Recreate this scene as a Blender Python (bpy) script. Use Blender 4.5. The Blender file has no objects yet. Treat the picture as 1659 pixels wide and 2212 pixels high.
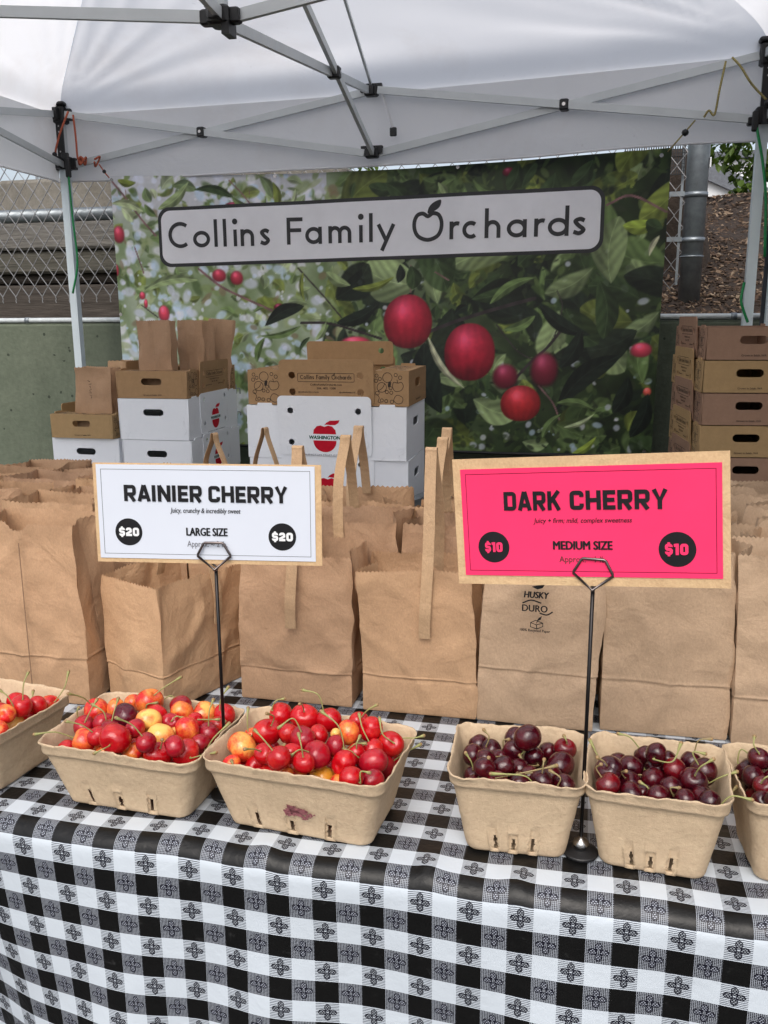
import bpy, math, random, zlib
import numpy as np
from mathutils import Vector, Matrix, noise

# ---------------------------------------------------------------- camera, sky, sun, exposure
SC = bpy.context.scene
PI = math.pi
R = math.radians
cam_d = bpy.data.cameras.new('camera'); cam = bpy.data.objects.new('camera', cam_d)
SC.collection.objects.link(cam); SC.camera = cam
YAW, PITCH, ROLL = .2275, .2175, -.006
fw = Vector((-math.sin(YAW)*math.cos(PITCH), math.cos(YAW)*math.cos(PITCH), -math.sin(PITCH)))
rt = Vector((math.cos(YAW), math.sin(YAW), 0)); up = rt.cross(fw)
rt2 = rt*math.cos(ROLL)+up*math.sin(ROLL); up2 = up*math.cos(ROLL)-rt*math.sin(ROLL)
M = Matrix((rt2, up2, -fw)).transposed().to_4x4(); M.translation = (0, -.83, 1.34)
cam.matrix_world = M
cam_d.sensor_fit = 'VERTICAL'; cam_d.sensor_height = 36; cam_d.lens = 36*1900/2212
cam_d.clip_start = .05; cam_d.clip_end = 800
world = bpy.data.worlds.new('World'); SC.world = world; world.use_nodes = True
wn = world.node_tree.nodes; wl = world.node_tree.links
SUN_EL, SUN_AZ = R(50), R(180)          # azimuth measured clockwise from +y; the sun stands behind the camera's left shoulder
sky = wn.new('ShaderNodeTexSky'); sky.sky_type = 'NISHITA'; sky.sun_disc = False
sky.sun_elevation = SUN_EL; sky.sun_rotation = SUN_AZ; sky.air_density = 1.0; sky.dust_density = 4.0; sky.ozone_density = 1.0
hsv = wn.new('ShaderNodeHueSaturation'); hsv.inputs['Saturation'].default_value = .55
wl.new(sky.outputs[0], hsv.inputs['Color'])
wl.new(hsv.outputs[0], wn['Background'].inputs['Color']); wn['Background'].inputs['Strength'].default_value = .15
sun_d = bpy.data.lights.new('sun', 'SUN'); sun = bpy.data.objects.new('sun', sun_d); SC.collection.objects.link(sun)
sun_d.energy = .8; sun_d.angle = R(45); sun_d.color = (1, .965, .91)
sd = Vector((math.sin(SUN_AZ)*math.cos(SUN_EL), math.cos(SUN_AZ)*math.cos(SUN_EL), math.sin(SUN_EL)))
sun.rotation_euler = sd.to_track_quat('Z', 'Y').to_euler()
SC.view_settings.view_transform = 'Standard'; SC.view_settings.look = 'None'
SC.view_settings.exposure = .47; SC.view_settings.gamma = 1
SC.view_settings.use_curve_mapping = False
SC.render.engine = 'CYCLES'
SC.cycles.max_bounces = 8; SC.cycles.diffuse_bounces = 4; SC.cycles.transmission_bounces = 4
SC.cycles.use_denoising = True

# ---------------------------------------------------------------- helpers
COL = SC.collection
def lin(h):
    if isinstance(h, str):
        c = [int(h[i:i+2], 16)/255 for i in (0, 2, 4)]
    else: c = [v/255 for v in h]
    return tuple(v/12.92 if v <= .04045 else ((v+.055)/1.055)**2.4 for v in c)
def tag(o, label=None, cat=None, group=None, kind=None):
    if label: o['label'] = label
    if cat: o['category'] = cat
    if group: o['group'] = group
    if kind: o['kind'] = kind
    return o
def empty(name, loc=(0, 0, 0), rz=0, label=None, cat=None, group=None):
    o = bpy.data.objects.new(name, None); COL.objects.link(o); o.location = loc; o.rotation_euler = (0, 0, rz)
    o.empty_display_size = .05
    return tag(o, label, cat, group)
def link(name, me, parent=None, loc=None, rot=None, mat=None):
    o = bpy.data.objects.new(name, me); COL.objects.link(o)
    if parent: o.parent = parent
    if loc is not None: o.location = loc
    if rot is not None: o.rotation_euler = rot
    if mat is not None:
        me.materials.clear(); me.materials.append(mat)
    return o
def mesh(name, vs, fs, smooth=False, mat=None, uv=None):
    me = bpy.data.meshes.new(name); me.from_pydata([tuple(v) for v in vs], [], fs); me.validate(); me.update()
    if smooth: me.polygons.foreach_set('use_smooth', [True]*len(me.polygons))
    if mat: me.materials.append(mat)
    if uv is not None:
        l = me.uv_layers.new(name='UVMap'); idx = np.zeros(len(me.loops), dtype=np.int32)
        me.loops.foreach_get('vertex_index', idx); l.data.foreach_set('uv', np.asarray(uv, dtype=np.float32)[idx].ravel())
    return me
def copy_tree(o, parent=None):
    c = o.copy(); COL.objects.link(c); c.parent = parent
    for ch in list(o.children): copy_tree(ch, c)
    return c
class MB:
    def __init__(s): s.v = []; s.f = []
    def box(s, c, d, rz=0, M=None, bev=0):
        x, y, z = d[0]/2, d[1]/2, d[2]/2
        n = len(s.v); ca, sa = math.cos(rz), math.sin(rz)
        if bev > 0:
            b = bev; pts = []
            for sz in (-1, 1):
                for (X, Y, Z) in ((x-b, y-b, z), (x, y, z-b)):
                    if sz < 0: pass
            lay = [(-z, x-b, y-b), (-z+b, x, y), (z-b, x, y), (z, x-b, y-b)]
            ring = []
            for (Z, X, Y) in lay:
                ring.append([(X, -Y+b, Z), (X, Y-b, Z), (X-b, Y, Z), (-X+b, Y, Z), (-X, Y-b, Z), (-X, -Y+b, Z), (-X+b, -Y, Z), (X-b, -Y, Z)])
            P = [p for r_ in ring for p in r_]
            F = []
            for k in range(3):
                for i in range(8): F.append((k*8+i, k*8+(i+1) % 8, (k+1)*8+(i+1) % 8, (k+1)*8+i))
            F.append(tuple(range(7, -1, -1))); F.append(tuple(range(24, 32)))
        else:
            P = [(i*x, j*y, k*z) for k in (-1, 1) for (i, j) in ((-1, -1), (1, -1), (1, 1), (-1, 1))]
            F = [(3, 2, 1, 0), (4, 5, 6, 7), (0, 1, 5, 4), (1, 2, 6, 5), (2, 3, 7, 6), (3, 0, 4, 7)]
        for p in P:
            p = Vector((p[0]*ca-p[1]*sa, p[0]*sa+p[1]*ca, p[2]))
            if M is not None: p = M @ p
            s.v.append(tuple(p+Vector(c)))
        s.f += [tuple(n+i for i in f) for f in F]
        return s
    def bar(s, a, b, w, h=None, upv=(0, 0, 1)):        # rectangular bar from a to b
        h = h or w; a = Vector(a); b = Vector(b); d = (b-a).normalized(); u = Vector(upv)
        if abs(d.dot(u)) > .98: u = Vector((0, 1, 0))
        x = d.cross(u).normalized(); y = x.cross(d).normalized(); n = len(s.v)
        for p in (a, b):
            for i, j in ((-1, -1), (1, -1), (1, 1), (-1, 1)): s.v.append(tuple(p+x*i*w/2+y*j*h/2))
        s.f += [tuple(n+i for i in f) for f in ((3, 2, 1, 0), (4, 5, 6, 7), (0, 1, 5, 4), (1, 2, 6, 5), (2, 3, 7, 6), (3, 0, 4, 7))]
        return s
    def tube(s, pts, r, n=8, cap=True, closed=False):
        pts = [Vector(p) for p in pts]; m = len(pts); k0 = len(s.v)
        rr = r if isinstance(r, (list, tuple)) else [r]*m
        prev = None
        for i, p in enumerate(pts):
            if closed: d = (pts[(i+1) % m]-pts[i-1]).normalized()
            else: d = (pts[min(i+1, m-1)]-pts[max(i-1, 0)]).normalized()
            if prev is None:
                x = d.orthogonal().normalized()
            else:
                x = (prev-d*prev.dot(d)).normalized()
            prev = x; y = d.cross(x)
            for k in range(n):
                t = 2*PI*k/n; s.v.append(tuple(p+(x*math.cos(t)+y*math.sin(t))*rr[i]))
        for i in range(m if closed else m-1):
            j = (i+1) % m
            for k in range(n):
                s.f.append((k0+i*n+k, k0+i*n+(k+1) % n, k0+j*n+(k+1) % n, k0+j*n+k))
        if cap and not closed:
            s.f.append(tuple(k0+k for k in range(n-1, -1, -1))); s.f.append(tuple(k0+(m-1)*n+k for k in range(n)))
        return s
    def lathe(s, prof, c=(0, 0, 0), n=24):
        k0 = len(s.v)
        for (r_, z) in prof:
            for k in range(n): s.v.append((c[0]+r_*math.cos(2*PI*k/n), c[1]+r_*math.sin(2*PI*k/n), c[2]+z))
        for i in range(len(prof)-1):
            for k in range(n): s.f.append((k0+i*n+k, k0+i*n+(k+1) % n, k0+(i+1)*n+(k+1) % n, k0+(i+1)*n+k))
        s.f.append(tuple(k0+k for k in range(n-1, -1, -1))); s.f.append(tuple(k0+(len(prof)-1)*n+k for k in range(n)))
        return s
    def build(s, name, mat, parent=None, smooth=False, **k):
        return link(name, mesh(name, s.v, s.f, smooth, mat), parent, **k)
def crom(pts, n=6, closed=False):
    P = [Vector(p) for p in pts]; m = len(P); out = []
    rng = range(m if closed else m-1)
    for i in rng:
        p0 = P[(i-1) % m] if closed or i > 0 else P[0]*2-P[1]
        p1, p2 = P[i], P[(i+1) % m]
        p3 = P[(i+2) % m] if closed or i+2 < m else P[-1]*2-P[-2]
        for k in range(n):
            t = k/n
            out.append(.5*((2*p1)+(p2-p0)*t+(2*p0-5*p1+4*p2-p3)*t*t+(3*p1-p0-3*p2+p3)*t**3))
    if not closed: out.append(P[-1])
    return out
def arc(cx, cy, rx, ry, a0, a1, n=24):
    return [(cx+rx*math.cos(R(a0+(a1-a0)*i/n)), cy+ry*math.sin(R(a0+(a1-a0)*i/n))) for i in range(n+1)]
# strokes: flat ribbons in the x-z plane (facing -y), each a hair in front of the last so none share a plane
class Ink:
    def __init__(s): s.v = []; s.f = []; s.k = 0
    def stroke(s, pts, w, closed=False):
        P = [Vector((p[0], p[1])) for p in pts]; Q = [P[0]]
        for p in P[1:]:
            if (p-Q[-1]).length > 1e-6: Q.append(p)
        if closed and (Q[0]-Q[-1]).length < 1e-6: Q.pop()
        P = Q; m = len(P)
        if m < 2: return
        k0 = len(s.v); y = -s.k*.00003; s.k = (s.k+1) % 9
        for i in range(m):
            a = P[i-1] if (i > 0 or closed) else None; b = P[(i+1) % m] if (i < m-1 or closed) else None
            n1 = None if a is None else (P[i]-a).normalized(); n2 = None if b is None else (b-P[i]).normalized()
            if n1 is None: n1 = n2
            if n2 is None: n2 = n1
            t = (n1+n2);
            if t.length < .3: t = n1
            t.normalize(); nn = Vector((-t.y, t.x)); sc = min(1/max(.5, abs(nn.dot(Vector((-n1.y, n1.x))))), 1.6)
            for sg in (1, -1):
                q = P[i]+nn*sg*w/2*sc; s.v.append((q.x, y, q.y))
        for i in range(m if closed else m-1):
            j = (i+1) % m; s.f.append((k0+2*i, k0+2*i+1, k0+2*j+1, k0+2*j))
    def fill(s, pts):
        k0 = len(s.v); y = -s.k*.00003; s.k = (s.k+1) % 9
        for p in pts: s.v.append((p[0], y, p[1]))
        s.f.append(tuple(range(k0, len(s.v))))
    def build(s, name, mat, parent, loc=(0, 0, 0), rot=(0, 0, 0)):
        return link(name, mesh(name, s.v, s.f, False, mat), parent, loc, rot)
_dg = None
def curve_to_mesh(name, cu):
    o = bpy.data.objects.new(name, cu); COL.objects.link(o)
    dg = bpy.context.evaluated_depsgraph_get(); dg.update()
    me = bpy.data.meshes.new_from_object(o.evaluated_get(dg)); me.name = name
    bpy.data.objects.remove(o); bpy.data.curves.remove(cu)
    return me
def panel_mesh(name, outline, holes, th, mat):     # a sheet in x-z with true holes and thickness th along y
    cu = bpy.data.curves.new(name, 'CURVE'); cu.dimensions = '2D'; cu.fill_mode = 'BOTH'; cu.extrude = th/2
    for L in [outline]+list(holes):
        sp = cu.splines.new('POLY'); sp.points.add(len(L)-1); sp.use_cyclic_u = True
        for i, p in enumerate(L): sp.points[i].co = (p[0], p[1], 0, 1)
    me = curve_to_mesh(name, cu)
    me.transform(Matrix.Rotation(PI/2, 4, 'X'))
    me.materials.clear(); me.materials.append(mat)
    return me
def text_mesh(name, s, box, mat, bold=0, shear=0, space=1.0, keep=False):   # text filled into box x0,x1,z0,z1 (caps from z0 to z1)
    cu = bpy.data.curves.new(name, 'FONT'); cu.body = s; cu.size = 1; cu.shear = shear; cu.space_character = space
    cu.resolution_u = 3
    me0 = curve_to_mesh(name, cu)
    n = len(me0.vertices); co = np.zeros(n*3); me0.vertices.foreach_get('co', co); co = co.reshape(-1, 3)
    x0, x1, z0, z1 = box; cap = .727; d = bold*(z1-z0)
    sx = (x1-x0-2*d)/(co[:, 0].max()-co[:, 0].min()); sz = (z1-z0)/cap
    X = x0+d+(co[:, 0]-co[:, 0].min())*sx; Z = z0+co[:, 1]*sz
    F = [tuple(p.vertices) for p in me0.polygons]; bpy.data.meshes.remove(me0); V = []; G = []
    for k, (dx, dz) in enumerate(((0, 0), (-d, 0), (d, 0), (0, d*.5), (0, -d*.5)) if bold else ((0, 0),)):
        V += [(x+dx, -k*.00003, z+dz) for x, z in zip(X, Z)]; G += [tuple(i+k*n for i in f) for f in F]
    return mesh(name, V, G, False, mat)
def rrect(x0, x1, z0, z1, r, n=5):
    o = []
    for cx, cz, a in ((x1-r, z0+r, -90), (x1-r, z1-r, 0), (x0+r, z1-r, 90), (x0+r, z0+r, 180)):
        o += arc(cx, cz, r, r, a, a+90, n)
    return o
def circ(cx, cz, r, n=16, ry=None): return arc(cx, cz, r, ry or r, 0, 360*(n-1)/n, n-1)

# ---------------------------------------------------------------- materials
class NT:
    def __init__(s, name):
        s.m = bpy.data.materials.new(name); s.m.use_nodes = True; s.t = s.m.node_tree
        s.b = s.t.nodes['Principled BSDF']; s.out = s.t.nodes['Material Output']
    def n(s, t, **k):
        nd = s.t.nodes.new('ShaderNode'+t)
        for a, v in k.items(): setattr(nd, a, v)
        return nd
    def l(s, a, b): s.t.links.new(a, b)
    def val(s, sock, v):
        if hasattr(v, 'links') or isinstance(v, bpy.types.NodeSocket): s.l(v, sock)
        else: sock.default_value = v
    def math(s, op, a, b=0, c=0):
        nd = s.n('Math', operation=op); s.val(nd.inputs[0], a); s.val(nd.inputs[1], b)
        if len(nd.inputs) > 2: s.val(nd.inputs[2], c)
        return nd.outputs[0]
    def mix(s, f, a, b, bt='MIX'):
        nd = s.n('Mix', data_type='RGBA', blend_type=bt); s.val(nd.inputs[0], f)
        s.val(nd.inputs[6], a if not isinstance(a, tuple) else (*a[:3], 1)); s.val(nd.inputs[7], b if not isinstance(b, tuple) else (*b[:3], 1))
        return nd.outputs[2]
    def obj(s): return s.n('TexCoord').outputs['Object']
    def noise(s, co, scale, detail=4, rough=.6, dist=0, w=None, stretch=None):
        if stretch:
            mp = s.n('Mapping'); mp.inputs['Scale'].default_value = stretch; s.l(co, mp.inputs['Vector']); co = mp.outputs[0]
        nd = s.n('TexNoise'); 
        if w is not None: nd.noise_dimensions = '4D'; s.val(nd.inputs['W'], w)
        s.l(co, nd.inputs['Vector']); nd.inputs['Scale'].default_value = scale; nd.inputs['Detail'].default_value = detail
        nd.inputs['Roughness'].default_value = rough; nd.inputs['Distortion'].default_value = dist
        return nd.outputs['Fac']
    def ramp(s, f, stops):
        nd = s.n('ValToRGB'); e = nd.color_ramp.elements
        while len(e) < len(stops): e.new(.5)
        for i, (p, c) in enumerate(stops):
            e[i].position = p; e[i].color = (*c[:3], 1) if isinstance(c, tuple) else (c, c, c, 1)
        s.l(f, nd.inputs[0]); return nd.outputs[0]
    def bump(s, h, strength=.3, dist=.001):
        nd = s.n('Bump'); nd.inputs['Strength'].default_value = strength; nd.inputs['Distance'].default_value = dist
        s.l(h, nd.inputs['Height']); s.l(nd.outputs[0], s.b.inputs['Normal']); return nd
    def base(s, c): s.val(s.b.inputs['Base Color'], c if not isinstance(c, tuple) else (*c[:3], 1))
    def set(s, **k):
        for a, v in k.items(): s.b.inputs[a.replace('_', ' ')].default_value = v
    def rnd(s): return s.n('ObjectInfo').outputs['Random']
def plain(name, c, rough=.5, metal=0, vary=.12, scale=30, bump=0, bs=200, bd=.001, spec=.5):
    t = NT(name); co = t.obj(); f = t.noise(co, scale, 5)
    t.base(t.mix(t.ramp(f, [(.3, 0.), (.7, 1.)]), tuple(v*(1-vary) for v in c), tuple(min(1, v*(1+vary)) for v in c)))
    t.set(Roughness=rough, Metallic=metal, Specular_IOR_Level=(.08 if 'ink' in name or 'print' in name else spec))
    if bump: t.bump(t.noise(co, bs, 4), bump, bd)
    return t.m
def kraft(name, c1, c2, transl=.06):
    t = NT(name); co = t.obj(); r_ = t.rnd()
    base = t.mix(r_, c1, c2)
    fib = t.noise(co, 420, 3, .7, stretch=(1, 1, .6)); big = t.noise(co, 9, 4)
    base = t.mix(.55, base, t.ramp(big, [(.3, .42), (.7, .58)]), 'OVERLAY')
    base = t.mix(.35, base, t.ramp(fib, [(.3, .36), (.7, .64)]), 'OVERLAY')
    sp = t.noise(co, 900, 2, .5); base = t.mix(t.ramp(sp, [(.7, 0.), (.78, .35)]), base, tuple(v*.55 for v in c1))
    t.base(base); t.set(Roughness=.72, Specular_IOR_Level=.25)
    wr = t.noise(co, 22, 5, .6, .6); fb = t.noise(co, 420, 3)
    h = t.math('ADD', t.math('ADD', t.math('MULTIPLY', wr, 1.4), t.math('MULTIPLY', t.math('ABSOLUTE', t.math('SUBTRACT', t.noise(co, 11, 3, .5, .9), .5)), -2.2)), t.math('MULTIPLY', fb, .12)); t.bump(h, .6, .0045)
    if transl:
        tr = t.n('BsdfTranslucent'); t.l(base, tr.inputs[0]); mx = t.n('MixShader'); mx.inputs[0].default_value = transl
        t.l(t.b.outputs[0], mx.inputs[1]); t.l(tr.outputs[0], mx.inputs[2]); t.l(mx.outputs[0], t.out.inputs[0])
    return t.m
M_KRAFT = kraft('kraft_paper', (.57, .36, .205), (.44, .275, .172))
M_KRAFT_L = kraft('kraft_paper_pale', (.53, .375, .25), (.50, .35, .23))
M_STRAP = kraft('kraft_strap', (.50, .33, .19), (.48, .32, .19), 0)
def cardboard(name, c):
    t = NT(name); co = t.obj(); f = t.noise(co, 40, 5); g = t.noise(co, 300, 3, stretch=(1, 1, 4))
    b = t.mix(.3, c, t.ramp(f, [(.3, .4), (.7, .6)]), 'OVERLAY'); b = t.mix(.25, b, t.ramp(g, [(.3, .4), (.7, .6)]), 'OVERLAY')
    sc = t.noise(co, 12, 6, .75, 1.5); b = t.mix(t.ramp(sc, [(.58, 0.), (.70, .28)]), b, tuple(v*.55 for v in c))
    t.base(b); t.set(Roughness=.75, Specular_IOR_Level=.2); t.bump(t.math('ADD', f, t.math('MULTIPLY', t.noise(co, 9, 3), 1.5)), .3, .004); return t.m
M_CARD = cardboard('brown_cardboard', (.40, .245, .125)); M_CARD_R = cardboard('reddish_cardboard', (.33, .20, .135))
M_CARD_Y = cardboard('yellowish_cardboard', (.42, .275, .135)); M_WHITEBOX = cardboard('white_cardboard', (.88, .90, .94))
M_BACKING = kraft('card_backing', (.62, .42, .235), (.62, .42, .235), 0)
M_INK = plain('black_ink', (.018, .018, .02), .6, vary=.2); M_INK_G = plain('faded_ink', (.05, .04, .035), .7, vary=.3)
M_INK_L = plain('grey_ink', (.16, .16, .18), .7); M_GREEN_INK = plain('green_ink', (.01, .10, .06), .6); M_RED_INK = plain('red_ink', (.55, .012, .03), .55)
M_DARK_RED_INK = plain('dark_line_ink', (.09, .004, .02), .6)
M_PAPER_W = plain('white_card_paper', (.66, .70, .78), .55, vary=.03, scale=6); M_PAPER_P = plain('pink_card_paper', (.93, .045, .15), .55, vary=.06, scale=8)
M_WHITE_INK = plain('white_print', (.78, .79, .80), .6, vary=.03); M_SHADE_INK = plain('brown_hatching', (.16, .10, .055), .7)
M_BLACKMETAL = plain('black_steel', (.02, .018, .018), .28, .7); M_STEEL = plain('polished_steel', (.45, .44, .43), .25, 1)
M_WIRE = plain('dark_wire', (.17, .145, .14), .3, .9)
M_BLACKPL = plain('black_plastic', (.008, .008, .009), .5, vary=.25)
M_ALU = plain('painted_aluminium', (.52, .55, .56), .42, .15, vary=.06, scale=8, bump=.05)
M_ALU_L = plain('pale_blue_leg_paint', (.66, .74, .77), .4, .05, vary=.05, scale=8)
M_GALV = plain('galvanised_steel', (.27, .30, .32), .42, .6, vary=.2, scale=25, bump=.1)
M_GALVW = plain('galvanised_wire', (.30, .30, .305), .45, .5, vary=.15)
M_ROPE_R = plain('orange_cord', (.42, .10, .05), .8, vary=.5, scale=300, bump=.5, bs=500); M_ROPE_Y = plain('yellow_black_cord', (.30, .25, .09), .8, vary=.7, scale=250)
M_ROPE_G = plain('green_cord', (.01, .25, .07), .55, vary=.25, scale=200)
def pulp():
    t = NT('moulded_pulp'); co = t.obj()
    a = t.noise(co, 160, 5, .7); b = t.noise(co, 14, 4); s_ = t.noise(co, 700, 2)
    c = t.mix(t.ramp(b, [(.3, 0.), (.7, 1.)]), (.53, .40, .265), (.60, .455, .305))
    c = t.mix(.45, c, t.ramp(a, [(.3, .38), (.7, .62)]), 'OVERLAY'); c = t.mix(t.ramp(s_, [(.66, 0.), (.76, .3)]), c, (.25, .17, .1))
    t.base(c); t.set(Roughness=.9, Specular_IOR_Level=.15)
    t.bump(t.math('ADD', a, t.math('MULTIPLY', s_, .4)), .6, .0022); return t.m
M_PULP = pulp()
def cherry_mat(name, a, b, lo, hi, spots=0):
    t = NT(name); co = t.obj(); r_ = t.math('MULTIPLY', t.rnd(), 37)
    f = t.noise(co, .85, 3, .5, .3, w=r_); fine = t.noise(co, 7, 4, .7, w=r_)
    f2 = t.math('ADD', f, t.math('MULTIPLY', t.math('SUBTRACT', fine, .5), .28))
    c = t.mix(t.ramp(f2, [(lo, 0.), (hi, 1.)]), a, b)
    dots = t.noise(co, 16, 2, .5, w=r_); c = t.mix(t.ramp(dots, [(.70, 0.), (.76, spots)]), c, tuple(v*.35 for v in b))
    v = t.math('ADD', .88, t.math('MULTIPLY', t.rnd(), .24)); hs = t.n('HueSaturation'); t.l(v, hs.inputs['Value']); t.l(c, hs.inputs['Color'])
    t.base(hs.outputs[0]); t.set(Roughness=.2, Specular_IOR_Level=.45, Coat_Weight=.25, Coat_Roughness=.06)
    t.b.inputs['Subsurface Weight'].default_value = .06; t.b.inputs['Subsurface Scale'].default_value = .004
    t.bump(t.noise(co, 4, 3, w=r_), .06, .05); return t.m
M_CH = {'r': cherry_mat('red_cherry_skin', (.62, .03, .02), (.46, .003, .008), .30, .48, .4), 'o': cherry_mat('orange_red_cherry_skin', (.88, .27, .05), (.60, .016, .016), .36, .58, .5),
        'b': cherry_mat('blushed_cherry_skin', (.90, .42, .09), (.68, .05, .02), .40, .58, .8), 'y': cherry_mat('yellow_cherry_skin', (.88, .52, .13), (.78, .14, .04), .47, .66, .8),
        'a': cherry_mat('amber_cherry_skin', (.85, .38, .04), (.75, .20, .02), .5, .8, .6), 'c': cherry_mat('crimson_cherry_skin', (.42, .006, .015), (.25, .004, .015), .35, .65, .3),
        'd': cherry_mat('purple_cherry_skin', (.14, .004, .014), (.07, .003, .014), .35, .65), 'k': cherry_mat('dark_cherry_skin', (.075, .003, .007), (.028, .002, .006), .35, .65),
        'm': cherry_mat('dark_red_cherry_skin', (.20, .004, .008), (.07, .003, .007), .3, .65)}
def stem_mat(name, a, b):
    t = NT(name); co = t.obj(); c = t.mix(t.noise(co, 120, 3), a, b); t.base(c); t.set(Roughness=.5); return t.m
M_STEM = stem_mat('green_stem', (.22, .26, .07), (.36, .32, .13)); M_STEM_B = stem_mat('brown_stem', (.22, .14, .07), (.30, .26, .10)); M_STEM_TIP = stem_mat('stem_tip', (.42, .30, .13), (.18, .08, .04))
def cloth_mat():
    t = NT('gingham_oilcloth'); uv = t.n('UVMap'); uv.uv_map = 'UVMap'; sp = t.n('SeparateXYZ'); t.l(uv.outputs[0], sp.inputs[0])
    u, v = sp.outputs[0], sp.outputs[1]
    wu = t.math('LESS_THAN', t.math('FLOORED_MODULO', u, 2), 1); wv = t.math('LESS_THAN', t.math('FLOORED_MODULO', v, 2), 1)
    x = t.math('SUBTRACT', t.math('FRACT', u), .5); y = t.math('SUBTRACT', t.math('FRACT', v), .5)
    ax = t.math('ABSOLUTE', x); ay = t.math('ABSOLUTE', y); a = t.math('MAXIMUM', ax, ay); b = t.math('MINIMUM', ax, ay)
    def ell(ra, rb): return t.math('ADD', t.math('POWER', t.math('DIVIDE', t.math('SUBTRACT', a, .225), ra), 2), t.math('POWER', t.math('DIVIDE', b, rb), 2))
    tip = t.math('MULTIPLY', t.math('GREATER_THAN', a, .2), t.math('LESS_THAN', t.math('ADD', a, t.math('MULTIPLY', b, 1.15)), .425))
    pet = t.math('MAXIMUM', t.math('LESS_THAN', ell(.175, .145), 1), t.math('MULTIPLY', tip, t.math('LESS_THAN', b, .11)))
    core = t.math('LESS_THAN', ell(.14, .105), 1)
    row = t.math('FLOOR', t.math('MULTIPLY', y, 15)); xo = t.math('ADD', t.math('MULTIPLY', x, 9), t.math('MULTIPLY', row, .5))
    dots = t.math('MULTIPLY', t.math('LESS_THAN', t.math('ABSOLUTE', t.math('SUBTRACT', t.math('FRACT', xo), .5)), .30), t.math('LESS_THAN', t.math('ABSOLUTE', t.math('SUBTRACT', t.math('FRACT', t.math('MULTIPLY', y, 15)), .5)), .24))
    dots = t.math('MULTIPLY', dots, core)
    jit = t.noise(uv.outputs[0], 2.2, 2)
    hs = t.math('LESS_THAN', t.math('FRACT', t.math('ADD', t.math('MULTIPLY', v, 13), t.math('MULTIPLY', jit, .6))), .42)
    vs = t.math('LESS_THAN', t.math('FRACT', t.math('MULTIPLY', u, 15)), .27); hs2 = t.math('LESS_THAN', t.math('FRACT', t.math('MULTIPLY', v, 15)), .16)
    W = (.57, .625, .68); K = (.006, .006, .006); N = (.010, .010, .018)
    light = t.mix(hs, W, (.05, .055, .075)); light = t.mix(pet, light, N); light = t.mix(t.math('MULTIPLY', dots, .7), light, W)
    dark = t.mix(t.math('MAXIMUM', vs, hs2), (.012, .012, .016), (.36, .39, .44)); dark = t.mix(pet, dark, N); dark = t.mix(dots, dark, (.40, .43, .50))
    rowW = t.mix(wu, light, W); rowK = t.mix(wu, K, dark); c = t.mix(wv, rowK, rowW)
    wear = t.noise(uv.outputs[0], 1.3, 6, .7, .5); c = t.mix(t.ramp(wear, [(.62, 0.), (.75, .05)]), c, (.45, .45, .45))
    t.base(c); t.b.inputs['Specular IOR Level'].default_value = .28
    t.l(t.ramp(wear, [(.3, .27), (.7, .42)]), t.b.inputs['Roughness'])
    h = t.math('ADD', t.noise(uv.outputs[0], .55, 3, .5, .8), t.math('MULTIPLY', t.noise(uv.outputs[0], 2.2, 4, .6, 1), .25)); t.bump(h, .28, .006); return t.m
M_CLOTH = cloth_mat()
def canopy_mat(name, tl):
    t = NT(name); co = t.obj(); st = t.noise(co, 1.1, 6, .65, .4); sp = t.noise(co, 30, 3, .7)
    c = t.mix(t.ramp(st, [(.50, 0.), (.72, .5)]), (.88, .875, .88), (.70, .64, .60)); c = t.mix(t.ramp(sp, [(.70, 0.), (.78, .25)]), c, (.35, .32, .30))
    t.base(c); t.set(Roughness=.7, Specular_IOR_Level=.2)
    t.bump(t.math('ADD', t.noise(co, 2.5, 5, .55, 1.2), t.math('MULTIPLY', t.noise(co, 10, 4, .6, .8), .25)), .4, .03)
    tr = t.n('BsdfTranslucent'); t.l(c, tr.inputs[0]); mx = t.n('MixShader'); mx.inputs[0].default_value = tl
    t.l(t.b.outputs[0], mx.inputs[1]); t.l(tr.outputs[0], mx.inputs[2]); t.l(mx.outputs[0], t.out.inputs[0]); return t.m
M_CANOPY = canopy_mat("white_canopy_cloth", .80); M_VALANCE = canopy_mat('white_valance_cloth', .45)
def concrete(name, c1, c2, pits=True, sc=1):
    t = NT(name); co = t.obj(); a = t.noise(co, 2.5*sc, 6, .65); b = t.noise(co, 40*sc, 4)
    c = t.mix(t.ramp(a, [(.3, 0.), (.7, 1.)]), c1, c2); dr = t.noise(co, 3.2*sc, 5, .7, .5, stretch=(1.6, 1, .35)); c = t.mix(t.ramp(dr, [(.5, 0.), (.75, .4)]), c, tuple(v*.55 for v in c1)); c = t.mix(.35, c, t.ramp(b, [(.3, .38), (.7, .62)]), 'OVERLAY')
    h = b
    if pits:
        vo = t.n('TexVoronoi'); t.l(co, vo.inputs['Vector']); vo.inputs['Scale'].default_value = 16*sc; vo.inputs['Randomness'].default_value = 1
        gate = t.noise(co, 7*sc, 2); p = t.math('MULTIPLY', t.math('LESS_THAN', vo.outputs['Distance'], .13), t.math('GREATER_THAN', gate, .5))
        c = t.mix(t.math('MULTIPLY', p, .7), c, (.02, .025, .02)); h = t.math('SUBTRACT', b, t.math('MULTIPLY', p, 2))
    t.base(c); t.set(Roughness=.9, Specular_IOR_Level=.2); t.bump(h, .6, .006); return t.m
M_WALL = concrete('greenish_concrete', (.105, .125, .09), (.15, .17, .125)); M_BLOCK = concrete('weathered_block', (.16, .145, .12), (.27, .25, .215), False, 2)
M_ASPH = concrete('asphalt', (.045, .045, .046), (.06, .06, .06), False, 3)
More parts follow.
